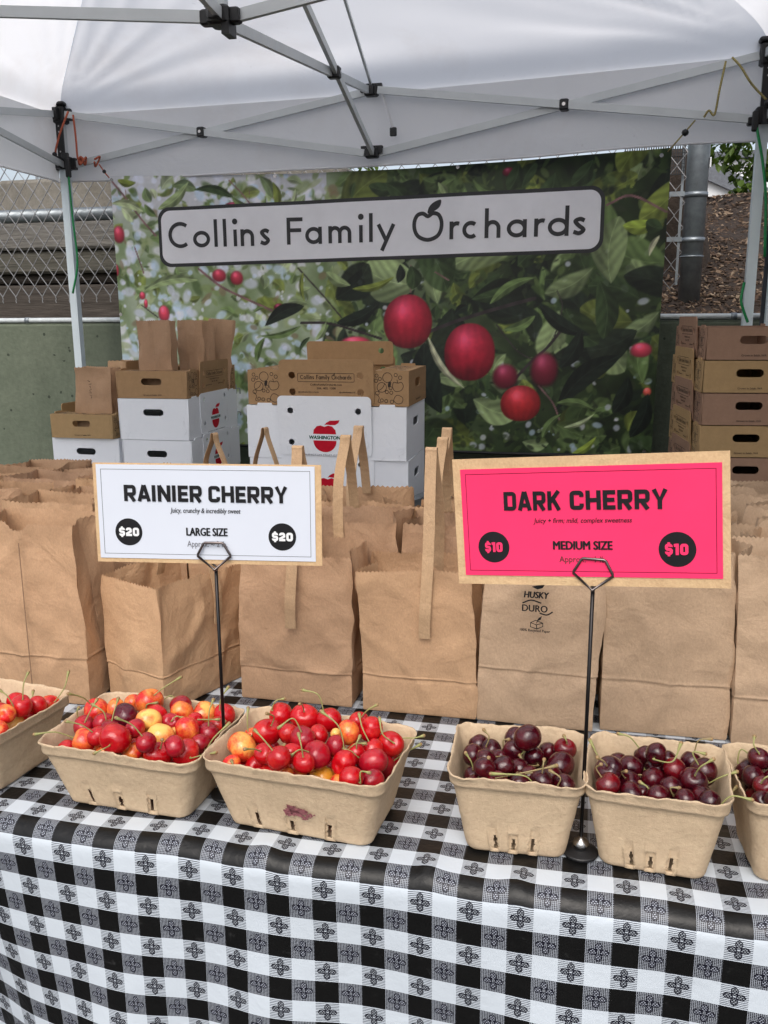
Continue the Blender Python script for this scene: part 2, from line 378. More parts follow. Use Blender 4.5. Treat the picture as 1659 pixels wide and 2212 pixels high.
def wood(name, c1, c2):
    t = NT(name); co = t.obj(); a = t.noise(co, 7, 6, .7, 1.2, stretch=(.35, 1, 6)); b = t.noise(co, 40, 4, .7, .5, stretch=(.15, 1, 3)); k = t.noise(co, 1.7, 3)
    c = t.mix(t.ramp(a, [(.3, 0.), (.7, 1.)]), c1, c2); c = t.mix(.6, c, t.ramp(b, [(.25, .25), (.75, .72)]), 'OVERLAY'); c = t.mix(.4, c, t.ramp(k, [(.3, .3), (.7, .7)]), 'OVERLAY')
    t.base(c); t.set(Roughness=.9, Specular_IOR_Level=.15); t.bump(t.math('ADD', a, b), .7, .01); return t.m
M_WOODS = [wood('grey_timber', (.12, .112, .10), (.27, .255, .23)), wood('olive_timber', (.09, .085, .07), (.19, .178, .148)), wood('brown_timber', (.065, .055, .047), (.13, .112, .096))]
M_SOIL = plain('dark_soil', (.035, .023, .016), .95, vary=.5, scale=18, bump=.8, bs=60, bd=.02)
def chips():
    t = NT('wood_chips'); g = t.n('Attribute'); g.attribute_name = 'tone'
    t.base(t.ramp(g.outputs['Fac'], [(0, (.03, .018, .011)), (.45, (.085, .05, .03)), (.8, (.17, .11, .068)), (1, (.34, .26, .18))])); t.set(Roughness=.85); return t.m
M_CHIPS = chips()
def leafm():
    t = NT('tree_leaf'); g = t.n('Attribute'); g.attribute_name = 'tone'
    c = t.ramp(g.outputs['Fac'], [(0, (.035, .075, .012)), (1, (.12, .19, .03))]); t.base(c); t.set(Roughness=.5)
    tr = t.n('BsdfTranslucent'); t.l(c, tr.inputs[0]); mx = t.n('MixShader'); mx.inputs[0].default_value = .4
    t.l(t.b.outputs[0], mx.inputs[1]); t.l(tr.outputs[0], mx.inputs[2]); t.l(mx.outputs[0], t.out.inputs[0]); return t.m
M_LEAF = leafm(); M_BARK = plain('bark', (.05, .035, .025), .95, vary=.4, scale=20, bump=.8, bs=50, bd=.01)
M_WALLW = plain('white_wall_paint', (.78, .79, .80), .8, vary=.03); M_SLATE = plain('grey_roofing', (.14, .15, .17), .8, vary=.2); M_BRICK = plain('red_brick', (.33, .10, .06), .85)
M_PALLET = wood('pallet_wood', (.25, .18, .11), (.38, .29, .19)); M_TABLE = plain('grey_table_plastic', (.07, .075, .08), .5)
M_DARKNET = plain('dark_net', (.03, .032, .034), .8)
M_STAIN = plain('cherry_juice_stain', (.27, .09, .10), .9, vary=.4, scale=300)
M_DARKTARP = plain('dark_tarpaulin', (.03, .035, .045), .7)
BANNER_GAIN = 1.42
BANNER_LEAVES = [((0.159, 1.062), (-0.006, 1.098), 0.026, 'pale'), ((0.219, 1.041), (0.166, 1.096), 0.023, 'mid'), ((0.23, 1.071), (0.383, 1.193), 0.031, 'pale2'), ((0.598, 1.119), (0.403, 1.156), 0.026, 'dark'), ((0.663, 1.08), (0.582, 1.127), 0.019, 'mid'), ((0.794, 1.075), (0.778, 1.186), 0.025, 'olive'), ((0.86, 1.088), (0.878, 1.153), 0.015, 'pale'), ((0.41, 0.76), (0.125, 0.701), 0.029, 'pale2'), ((0.908, 0.645), (0.722, 0.554), 0.042, 'black'), ((1.058, 0.568), (1.256, 0.657), 0.04, 'black'), ((0.894, 0.557), (0.69, 0.511), 0.02, 'mid'), ((1.133, 0.719), (1.327, 0.771), 0.023, 'olive'), ((1.209, 1.154), (1.348, 1.142), 0.039, 'dark'), ((1.302, 1.087), (1.224, 1.09), 0.014, 'mid'), ((0.744, 1.04), (0.747, 1.121), 0.012, 'mid'), ((0.677, 0.388), (0.724, 0.507), 0.023, 'mid'), ((0.958, 0.491), (1.009, 0.576), 0.019, 'pale2'), ((0.934, 0.507), (0.882, 0.436), 0.014, 'dark'), ((0.037, 1.199), (0.133, 1.188), 0.023, 'olive'), ((0.669, 0.617), (0.729, 0.639), 0.012, 'mid'), ((1.014, 0.795), (1.126, 0.734), 0.031, 'pale2'), ((0.908, 0.797), (0.913, 0.661), 0.015, 'olive'), ((1.458, 0.479), (1.538, 0.165), 0.085, 'black'), ((1.473, 0.509), (1.646, 0.275), 0.02, 'cream'), ((1.663, 0.664), (1.87, 0.741), 0.035, 'dark'), ((1.739, 0.641), (1.929, 0.747), 0.028, 'mid'), ((2.216, 0.486), (2.184, 0.729), 0.062, 'dark'), ((2.288, 0.418), (2.035, 0.189), 0.058, 'black'), ((2.268, 0.935), (2.412, 0.944), 0.039, 'yell'), ((2.357, 0.946), (2.427, 0.917), 0.039, 'dark'), ((2.102, -0.008), (2.21, 0.079), 0.022, 'yell'), ((1.933, 0.589), (1.794, 0.531), 0.028, 'mid'), ((1.946, 0.639), (2.169, 0.501), 0.039, 'black'), ((1.403, 0.711), (1.395, 0.814), 0.046, 'dark'), ((1.34, 0.741), (1.348, 0.822), 0.028, 'black'), ((1.372, 1.081), (1.28, 1.162), 0.046, 'dark'), ((1.508, 1.097), (1.582, 1.164), 0.026, 'mid'), ((1.545, 1.089), (1.507, 1.153), 0.023, 'pale2'), ((1.745, 1.096), (1.656, 1.155), 0.023, 'mid'), ((1.803, 1.101), (1.843, 1.209), 0.046, 'dark'), ((1.914, 1.205), (1.86, 1.112), 0.039, 'dark'), ((2.059, 1.105), (2.139, 1.196), 0.046, 'dark'), ((2.034, 0.219), (2.197, 0.192), 0.023, 'mid'), ((2.348, 0.075), (2.41, 0.262), 0.046, 'black'), ((2.271, 0.178), (2.327, 0.334), 0.046, 'black'), ((1.649, 0.635), (1.588, 0.598), 0.026, 'black'), ((1.511, 0.643), (1.512, 0.576), 0.026, 'dark'), ((2.044, 0.369), (2.125, 0.53), 0.046, 'black'), ((1.778, 0.231), (1.731, 0.276), 0.028, 'dark'), ((2.415, 0.89), (2.379, 0.809), 0.017, 'cream'), ((1.98, 0.066), (2.058, 0.174), 0.022, 'mid'), ((2.068, 0.114), (2.198, 0.177), 0.015, 'pale')]
BANNER_APPLES = [(0.026, 0.962, 0.033, 0.043, 0), (-0.001, 0.802, 0.017, 0.031, 0), (0.51, 0.781, 0.038, 0.032, 0), (0.595, 0.77, 0.035, 0.035, 0), (0.234, 0.608, 0.031, 0.042, 1), (0.128, 0.689, 0.017, 0.02, 1), (1.146, 0.479, 0.079, 0.034, 1), (0.144, 0.653, 0.011, 0.023, 1), (0.597, 1.089, 0.047, 0.014, 2), (0.792, 0.639, 0.027, 0.02, 2), (1.814, 0.333, 0.06, 0.06, 2), (1.978, 0.361, 0.065, 0.081, 2), (2.371, 0.439, 0.049, 0.034, 1), (2.406, 0.268, 0.019, 0.019, 3), (1.383, 0.573, 0.11, 0.12, 4), (1.657, 0.438, 0.113, 0.127, 4), (1.883, 0.217, 0.087, 0.079, 5), (1.801, 1.176, 0.027, 0.02, 2)]
BANNER_BRANCHES = [([(0.002, 1.201), (0.067, 1.13), (0.148, 1.028), (0.217, 0.953)], 0.0093, 0), ([(0.413, 0.81), (0.512, 0.735), (0.613, 0.687), (0.762, 0.624)], 0.0108, 0), ([(0.577, 1.193), (0.632, 1.14), (0.691, 1.068)], 0.0069, 0), ([(0.884, 0.813), (0.948, 0.744), (1.011, 0.675), (1.083, 0.591)], 0.0077, 1), ([(0.894, 0.569), (1.017, 0.568), (1.139, 0.537), (1.267, 0.498)], 0.0116, 1), ([(0.073, 1.198), (0.076, 1.13)], 0.0046, 0), ([(0.104, 0.905), (0.144, 0.787)], 0.0069, 0), ([(0.121, 0.645), (0.206, 0.588)], 0.0062, 1), ([(0.667, 1.175), (0.672, 1.109)], 0.0023, 0), ([(1.465, 0.524), (1.589, 0.569), (1.71, 0.605), (1.814, 0.633), (1.931, 0.661)], 0.0154, 1), ([(1.844, 0.307), (1.917, 0.39), (1.989, 0.457), (2.045, 0.53)], 0.0123, 1), ([(2.202, 1.019), (2.297, 1.049), (2.437, 0.977)], 0.0093, 0), ([(1.395, 0.814), (1.395, 0.696)], 0.0054, 0), ([(1.771, 0.553), (1.863, 0.442), (1.947, 0.398)], 0.0062, 1), ([(1.957, 0.293), (2.02, 0.219), (2.052, 0.144)], 0.0069, 0), ([(1.502, 0.783), (1.564, 0.745)], 0.0062, 0), ([(2.018, 0.689), (2.042, 0.617), (2.01, 0.479)], 0.0054, 1)]
BASKETS = {1: (-0.773, 0.095, 0.105, 0.0775, -7), 2: (-0.5185, 0.087, 0.105, 0.0785, -2.5), 3: (-0.2985, 0.0785, 0.1105, 0.075, -4.5), 4: (-0.059, 0.0895, 0.0745, 0.0655, 2.5), 5: (0.0905, 0.0885, 0.0745, 0.0665, -4), 6: (0.244, 0.1015, 0.0745, 0.066, 5)}
CHERRIES = {
  1: ([((-0.6911, 0.0867, 0.8545), 0.0143, 'r', [((-0.6865, 0.0843, 0.8672), (-0.6852, 0.0871, 0.8866), (-0.6839, 0.097, 0.8987)), ((-0.6925, 0.074, 0.8594), (-0.6973, 0.0705, 0.8755), (-0.7073, 0.0699, 0.8834))]), ((-0.6863, 0.1126, 0.8447), 0.012, 'r', []), ((-0.6865, 0.1379, 0.8346), 0.013, 'o', [((-0.6764, 0.1361, 0.8418), (-0.6659, 0.1444, 0.8595), (-0.6658, 0.1561, 0.8772))]), ((-0.7044, 0.1189, 0.8264), 0.0153, 'r', []), ((-0.7042, 0.0792, 0.8301), 0.0159, 'y', []), ((-0.7253, 0.0896, 0.8427), 0.012, 'r', []), ((-0.6958, 0.062, 0.8553), 0.012, 'o', []), ((-0.7206, 0.115, 0.8469), 0.012, 'r', []), ((-0.7482, 0.1001, 0.842), 0.0141, 'r', []), ((-0.7173, 0.0557, 0.844), 0.0138, 'o', []), ((-0.6949, 0.0426, 0.8436), 0.012, 'o', []), ((-0.7398, 0.068, 0.8467), 0.0129, 'c', [])],
   [(-0.8422, 0.0647, 0.789), (-0.8422, 0.0647, 0.811), (-0.8393, 0.088, 0.789), (-0.8393, 0.088, 0.811), (-0.8365, 0.1114, 0.789), (-0.8365, 0.1114, 0.811), (-0.8336, 0.1347, 0.789), (-0.8336, 0.1347, 0.811), (-0.8189, 0.0618, 0.789), (-0.8189, 0.0618, 0.811), (-0.816, 0.0852, 0.789), (-0.816, 0.0852, 0.811), (-0.8132, 0.1085, 0.789), (-0.8132, 0.1085, 0.811), (-0.8103, 0.1318, 0.789), (-0.8103, 0.1318, 0.811), (-0.7956, 0.059, 0.789), (-0.7956, 0.059, 0.811), (-0.7927, 0.0823, 0.789), (-0.7927, 0.0823, 0.811), (-0.7898, 0.1056, 0.789), (-0.7898, 0.1056, 0.811), (-0.787, 0.129, 0.789), (-0.787, 0.129, 0.811), (-0.7722, 0.0561, 0.789), (-0.7722, 0.0561, 0.811), (-0.7694, 0.0794, 0.789), (-0.7694, 0.0794, 0.811), (-0.7665, 0.1028, 0.789), (-0.7665, 0.1028, 0.811), (-0.7636, 0.1261, 0.789), (-0.7636, 0.1261, 0.811), (-0.7489, 0.0533, 0.789), (-0.7489, 0.0533, 0.811), (-0.746, 0.0766, 0.789), (-0.746, 0.0766, 0.811), (-0.7432, 0.0999, 0.789), (-0.7432, 0.0999, 0.811), (-0.7403, 0.1232, 0.789), (-0.7403, 0.1232, 0.811), (-0.7256, 0.0504, 0.789), (-0.7256, 0.0504, 0.811), (-0.7227, 0.0737, 0.789), (-0.7227, 0.0737, 0.811), (-0.7199, 0.097, 0.789), (-0.7199, 0.097, 0.811), (-0.717, 0.1204, 0.789)]),
  2: ([((-0.5752, 0.0427, 0.8412), 0.0151, 'o', [((-0.5875, 0.0378, 0.8474), (-0.6029, 0.0256, 0.8589), (-0.623, 0.0146, 0.8592))]), ((-0.5228, 0.025, 0.8587), 0.0182, 'r', [((-0.522, 0.0076, 0.8586), (-0.5246, -0.0017, 0.8591), (-0.5325, -0.0057, 0.8554))]), ((-0.5415, 0.0808, 0.8597), 0.0153, 'd', []), ((-0.5395, 0.1392, 0.8515), 0.018, 'o', [((-0.5297, 0.1371, 0.8654), (-0.5152, 0.1427, 0.8764), (-0.5014, 0.1564, 0.8839)), ((-0.5356, 0.1227, 0.8484), (-0.5331, 0.1214, 0.8579), (-0.524, 0.1292, 0.8575)), ((-0.524, 0.1484, 0.8533), (-0.5149, 0.1489, 0.8595), (-0.5072, 0.1531, 0.8539))]), ((-0.5085, 0.0786, 0.8578), 0.0154, 'y', [((-0.5036, 0.0679, 0.8489), (-0.5187, 0.0512, 0.8483), (-0.5285, 0.0385, 0.831))]), ((-0.4838, 0.0605, 0.8485), 0.0159, 'y', []), ((-0.4574, 0.0772, 0.8517), 0.0146, 'o', []), ((-0.4755, 0.0807, 0.8444), 0.0061, 'y', []), ((-0.4625, 0.1376, 0.843), 0.0164, 'b', []), ((-0.4345, 0.1385, 0.8443), 0.0145, 'r', [((-0.4384, 0.132, 0.856), (-0.4361, 0.1332, 0.8707), (-0.4304, 0.1438, 0.8816))]), ((-0.4841, 0.1188, 0.8521), 0.0142, 'o', []), ((-0.4974, 0.1424, 0.8493), 0.014, 'c', []), ((-0.4368, 0.0919, 0.841), 0.0139, 'c', [((-0.4353, 0.091, 0.8543), (-0.4344, 0.0933, 0.872), (-0.4326, 0.1023, 0.8826))]), ((-0.4341, 0.1152, 0.8403), 0.012, 'r', []), ((-0.4364, 0.0675, 0.8406), 0.0123, 'c', [((-0.4267, 0.0626, 0.8362), (-0.418, 0.0675, 0.851), (-0.4048, 0.083, 0.8633))]), ((-0.4419, 0.041, 0.8403), 0.0166, 'r', [((-0.4304, 0.0301, 0.8424), (-0.4163, 0.0321, 0.8469), (-0.4044, 0.0407, 0.8469))]), ((-0.474, 0.0331, 0.8383), 0.0158, 'r', []), ((-0.5089, 0.0389, 0.834), 0.0139, 'o', [((-0.4963, 0.036, 0.8308), (-0.4915, 0.0333, 0.8348), (-0.4905, 0.0371, 0.835))]), ((-0.5463, 0.0368, 0.8299), 0.012, 'o', [((-0.5372, 0.0302, 0.8322), (-0.5352, 0.027, 0.8382), (-0.536, 0.0313, 0.841))]), ((-0.593, 0.0706, 0.8445), 0.0137, 'c', [((-0.5876, 0.0651, 0.8551), (-0.5805, 0.0699, 0.8703), (-0.5778, 0.0792, 0.8789)), ((-0.6012, 0.0717, 0.8569), (-0.6002, 0.0696, 0.8664), (-0.6004, 0.0738, 0.8686))]), ((-0.5671, 0.0751, 0.8492), 0.0139, 'c', [((-0.5583, 0.0661, 0.8534), (-0.5609, 0.0656, 0.8701), (-0.5746, 0.0648, 0.8794))]), ((-0.5983, 0.1092, 0.8472), 0.0161, 'o', []), ((-0.5716, 0.1101, 0.8528), 0.012, 'o', []), ((-0.5667, 0.1467, 0.8443), 0.012, 'o', []), ((-0.5111, 0.1055, 0.8524), 0.0129, 'r', []), ((-0.487, 0.0932, 0.85), 0.0125, 'c', [((-0.4815, 0.0855, 0.8574), (-0.4747, 0.0853, 0.8644), (-0.4686, 0.0896, 0.8609))]), ((-0.5122, 0.0523, 0.8597), 0.012, 'c', []), ((-0.4801, 0.0189, 0.8605), 0.012, 'c', []), ((-0.4456, 0.0208, 0.8594), 0.0122, 'c', []), ((-0.5516, 0.0332, 0.8536), 0.012, 'r', []), ((-0.5484, 0.0562, 0.8529), 0.012, 'c', []), ((-0.5976, 0.0392, 0.828), 0.012, 'r', []), ((-0.439, 0.1345, 0.8176), 0.012, 'c', []), ((-0.4588, 0.1028, 0.8483), 0.012, 'r', [((-0.452, 0.0983, 0.8564), (-0.4392, 0.0979, 0.8579), (-0.4278, 0.1049, 0.8558))])],
   [(-0.5852, 0.0504, 0.789), (-0.5852, 0.0504, 0.811), (-0.5841, 0.0739, 0.789), (-0.5841, 0.0739, 0.811), (-0.5831, 0.0973, 0.789), (-0.5831, 0.0973, 0.811), (-0.5821, 0.1208, 0.789), (-0.5821, 0.1208, 0.811), (-0.5617, 0.0493, 0.789), (-0.5617, 0.0493, 0.811), (-0.5607, 0.0728, 0.789), (-0.5607, 0.0728, 0.811), (-0.5596, 0.0963, 0.789), (-0.5596, 0.0963, 0.811), (-0.5586, 0.1198, 0.789), (-0.5586, 0.1198, 0.811), (-0.5382, 0.0483, 0.789), (-0.5382, 0.0483, 0.811), (-0.5372, 0.0718, 0.789), (-0.5372, 0.0718, 0.811), (-0.5362, 0.0953, 0.789), (-0.5362, 0.0953, 0.811), (-0.5351, 0.1188, 0.789), (-0.5351, 0.1188, 0.811), (-0.5147, 0.0473, 0.789), (-0.5147, 0.0473, 0.811), (-0.5137, 0.0708, 0.789), (-0.5137, 0.0708, 0.811), (-0.5127, 0.0943, 0.789), (-0.5127, 0.0943, 0.811), (-0.5117, 0.1177, 0.789), (-0.5117, 0.1177, 0.811), (-0.4913, 0.0463, 0.789), (-0.4913, 0.0463, 0.811), (-0.4902, 0.0698, 0.789), (-0.4902, 0.0698, 0.811), (-0.4892, 0.0932, 0.789), (-0.4892, 0.0932, 0.811), (-0.4882, 0.1167, 0.789), (-0.4882, 0.1167, 0.811), (-0.4678, 0.0452, 0.789), (-0.4678, 0.0452, 0.811), (-0.4667, 0.0687, 0.789), (-0.4667, 0.0687, 0.811), (-0.4657, 0.0922, 0.789), (-0.4657, 0.0922, 0.811), (-0.4647, 0.1157, 0.789), (-0.4647, 0.1157, 0.811)]),
  3: ([((-0.3792, 0.0604, 0.8463), 0.0173, 'b', []), ((-0.3556, 0.0806, 0.8568), 0.0166, 'r', []), ((-0.3571, 0.1347, 0.8537), 0.0153, 'r', [((-0.3678, 0.1307, 0.863), (-0.3625, 0.1314, 0.8748), (-0.3534, 0.1381, 0.8758))]), ((-0.3249, 0.1311, 0.8555), 0.0173, 'r', []), ((-0.2929, 0.1294, 0.8554), 0.0157, 'r', [((-0.2993, 0.1279, 0.869), (-0.3061, 0.1287, 0.8897), (-0.3257, 0.1274, 0.8947))]), ((-0.2608, 0.0997, 0.8576), 0.0141, 'o', []), ((-0.2717, 0.084, 0.8627), 0.0063, 'y', []), ((-0.2374, 0.1181, 0.8552), 0.0148, 'r', []), ((-0.2566, 0.1356, 0.8551), 0.012, 'r', []), ((-0.2113, 0.1121, 0.8421), 0.0158, 'r', [((-0.2055, 0.1011, 0.8507), (-0.2179, 0.0974, 0.8623), (-0.2237, 0.1064, 0.8774)), ((-0.1959, 0.1189, 0.849), (-0.1839, 0.1159, 0.8518), (-0.1735, 0.1213, 0.8532))]), ((-0.2216, 0.0656, 0.8414), 0.016, 'c', []), ((-0.2157, 0.0965, 0.8201), 0.0135, 'c', []), ((-0.2518, 0.0494, 0.8445), 0.0149, 'r', []), ((-0.2821, 0.0451, 0.8539), 0.0164, 'c', [((-0.2912, 0.0364, 0.8632), (-0.2981, 0.0295, 0.8679), (-0.3064, 0.0261, 0.8619))]), ((-0.305, 0.0644, 0.8616), 0.0153, 'c', [((-0.3059, 0.0594, 0.8754), (-0.3143, 0.0575, 0.8911), (-0.3291, 0.05, 0.8815))]), ((-0.3274, 0.079, 0.858), 0.0126, 'r', []), ((-0.2933, 0.088, 0.8572), 0.012, 'r', []), ((-0.3174, 0.0153, 0.8615), 0.0143, 'r', []), ((-0.309, 0.0388, 0.8561), 0.012, 'r', []), ((-0.3436, 0.0397, 0.8517), 0.012, 'r', []), ((-0.3825, 0.0341, 0.8353), 0.012, 'o', [((-0.3772, 0.024, 0.8364), (-0.375, 0.0218, 0.8437), (-0.3783, 0.0254, 0.8473))]), ((-0.3808, 0.0629, 0.8181), 0.012, 'r', [((-0.3763, 0.0528, 0.8149), (-0.375, 0.0503, 0.8225), (-0.3738, 0.0549, 0.8243))]), ((-0.3593, 0.051, 0.8258), 0.0141, 'r', []), ((-0.338, 0.0377, 0.8277), 0.012, 'r', [((-0.3288, 0.0312, 0.8304), (-0.327, 0.0358, 0.8497), (-0.3221, 0.0473, 0.862))]), ((-0.3133, 0.0542, 0.8216), 0.016, 'o', [((-0.3198, 0.0463, 0.8331), (-0.337, 0.0427, 0.8509), (-0.3457, 0.0398, 0.8465)), ((-0.3023, 0.0439, 0.8187), (-0.3062, 0.0389, 0.8249), (-0.3086, 0.0439, 0.8298))]), ((-0.2776, 0.0484, 0.8241), 0.0148, 'a', [((-0.2804, 0.0345, 0.8246), (-0.2743, 0.0334, 0.8318), (-0.2714, 0.036, 0.8297))]), ((-0.255, 0.0297, 0.8279), 0.012, 'o', []), ((-0.2366, 0.0225, 0.8434), 0.0139, 'r', [((-0.2243, 0.0175, 0.8428), (-0.2243, 0.0179, 0.8558), (-0.2155, 0.0219, 0.8537))]), ((-0.2165, 0.0399, 0.8327), 0.0129, 'c', []), ((-0.2208, 0.1046, 0.792), 0.012, 'o', [((-0.2232, 0.0933, 0.7926), (-0.2189, 0.0917, 0.8002), (-0.2145, 0.0976, 0.8037))]), ((-0.2282, 0.0916, 0.844), 0.012, 'r', []), ((-0.2674, 0.0684, 0.8554), 0.012, 'c', [((-0.2562, 0.0657, 0.856), (-0.2635, 0.0696, 0.8808), (-0.285, 0.0732, 0.8956))]), ((-0.2893, 0.0188, 0.8572), 0.012, 'r', []), ((-0.3168, 0.0296, 0.8327), 0.012, 'o', []), ((-0.246, 0.0769, 0.8435), 0.012, 'r', [((-0.2376, 0.069, 0.8425), (-0.2477, 0.0652, 0.8533), (-0.2573, 0.0661, 0.8547)), ((-0.2426, 0.071, 0.8528), (-0.242, 0.069, 0.8618), (-0.2399, 0.0754, 0.8677)), ((-0.2534, 0.0722, 0.851), (-0.2439, 0.0725, 0.8598), (-0.2339, 0.0773, 0.8585))]), ((-0.3783, 0.0887, 0.8432), 0.012, 'o', [((-0.378, 0.078, 0.8475), (-0.3688, 0.0813, 0.8602), (-0.3574, 0.0881, 0.8591)), ((-0.3807, 0.083, 0.8529), (-0.3815, 0.0842, 0.8697), (-0.3832, 0.0922, 0.8811))]), ((-0.213, 0.1185, 0.8182), 0.012, 'c', [((-0.2109, 0.1074, 0.8204), (-0.1944, 0.1112, 0.8336), (-0.1773, 0.1215, 0.8415))])],
   [(-0.3716, 0.0481, 0.793), (-0.3698, 0.0716, 0.793), (-0.3679, 0.095, 0.793), (-0.3679, 0.095, 0.815), (-0.3661, 0.1184, 0.793), (-0.3661, 0.1184, 0.815), (-0.3482, 0.0463, 0.793), (-0.3463, 0.0697, 0.793), (-0.3463, 0.0697, 0.815), (-0.3445, 0.0932, 0.793), (-0.3445, 0.0932, 0.815), (-0.3426, 0.1166, 0.793), (-0.3426, 0.1166, 0.815), (-0.3248, 0.0445, 0.793), (-0.3229, 0.0679, 0.793), (-0.3211, 0.0913, 0.793), (-0.3211, 0.0913, 0.815), (-0.3192, 0.1147, 0.793), (-0.3192, 0.1147, 0.815), (-0.3013, 0.0426, 0.793), (-0.2995, 0.066, 0.793), (-0.2976, 0.0895, 0.793), (-0.2976, 0.0895, 0.815), (-0.2958, 0.1129, 0.793), (-0.2958, 0.1129, 0.815), (-0.2779, 0.0408, 0.793), (-0.2761, 0.0642, 0.793), (-0.2742, 0.0876, 0.793), (-0.2742, 0.0876, 0.815), (-0.2724, 0.111, 0.793), (-0.2724, 0.111, 0.815), (-0.2545, 0.0389, 0.793), (-0.2526, 0.0624, 0.793), (-0.2526, 0.0624, 0.815), (-0.2508, 0.0858, 0.793), (-0.2508, 0.0858, 0.815), (-0.2489, 0.1092, 0.793), (-0.2489, 0.1092, 0.815), (-0.231, 0.0371, 0.793), (-0.2292, 0.0605, 0.793), (-0.2292, 0.0605, 0.815)]),
  4: ([((-0.1102, 0.0941, 0.8485), 0.0124, 'k', []), ((-0.1079, 0.1287, 0.844), 0.012, 'k', []), ((-0.0916, 0.1143, 0.8473), 0.012, 'k', [((-0.0975, 0.1079, 0.8547), (-0.0942, 0.1076, 0.8668), (-0.1007, 0.1125, 0.8726))]), ((-0.0671, 0.1117, 0.8486), 0.0128, 'k', [((-0.0781, 0.1136, 0.854), (-0.078, 0.1113, 0.8628), (-0.0725, 0.1144, 0.8627)), ((-0.0584, 0.1031, 0.8501), (-0.0516, 0.101, 0.8583), (-0.0474, 0.106, 0.8625))]), ((-0.05, 0.1067, 0.8695), 0.0155, 'k', []), ((-0.0675, 0.1333, 0.8554), 0.012, 'k', []), ((-0.0824, 0.0943, 0.8446), 0.012, 'k', [((-0.0791, 0.0886, 0.854), (-0.0911, 0.0818, 0.8561), (-0.1018, 0.0846, 0.8585))]), ((-0.0934, 0.0542, 0.8555), 0.012, 'k', []), ((-0.106, 0.0705, 0.8341), 0.012, 'k', []), ((-0.094, 0.077, 0.8519), 0.012, 'k', []), ((-0.0582, 0.0905, 0.8384), 0.0141, 'k', []), ((-0.0426, 0.1117, 0.8435), 0.0121, 'k', [((-0.0373, 0.1019, 0.8404), (-0.0508, 0.096, 0.8433), (-0.0583, 0.1021, 0.8506))]), ((-0.0274, 0.1318, 0.8426), 0.012, 'k', [((-0.0279, 0.1264, 0.8324), (-0.0211, 0.1237, 0.8398), (-0.0248, 0.1277, 0.8424))]), ((-0.0083, 0.12, 0.8536), 0.0127, 'm', [((-0.0063, 0.1156, 0.8647), (-0.0073, 0.1117, 0.8703), (-0.0098, 0.1157, 0.8731))]), ((-0.0116, 0.0936, 0.8467), 0.0155, 'k', []), ((-0.0303, 0.048, 0.8512), 0.012, 'k', [((-0.0384, 0.0398, 0.8506), (-0.0494, 0.0382, 0.861), (-0.0841, 0.0375, 0.8596)), ((-0.0304, 0.0446, 0.8621), (-0.0296, 0.0433, 0.8724), (-0.029, 0.0483, 0.8766))]), ((-0.0214, 0.0691, 0.8474), 0.012, 'k', [((-0.0185, 0.0605, 0.8403), (-0.031, 0.0605, 0.8534), (-0.0573, 0.0603, 0.8504))]), ((-0.0063, 0.0514, 0.8469), 0.012, 'k', [((-0.0139, 0.0435, 0.8504), (-0.0111, 0.0425, 0.8608), (-0.0221, 0.0474, 0.8652))]), ((-0.0776, 0.0473, 0.8444), 0.012, 'm', [((-0.0777, 0.0407, 0.8538), (-0.0454, 0.0418, 0.8642), (-0.0159, 0.0492, 0.8709))]), ((-0.0543, 0.0484, 0.8441), 0.012, 'k', []), ((-0.0737, 0.0684, 0.8516), 0.012, 'k', []), ((-0.0461, 0.0694, 0.8419), 0.012, 'k', []), ((-0.1014, 0.0484, 0.837), 0.012, 'k', [])],
   [(-0.0923, 0.0615, 0.802), (-0.0933, 0.085, 0.802), (-0.0944, 0.1085, 0.802), (-0.0944, 0.1085, 0.824), (-0.0688, 0.0625, 0.802), (-0.0688, 0.0625, 0.824), (-0.0699, 0.086, 0.802), (-0.0709, 0.1095, 0.802), (-0.0709, 0.1095, 0.824), (-0.0454, 0.0636, 0.802), (-0.0464, 0.087, 0.802), (-0.0474, 0.1105, 0.802)]),
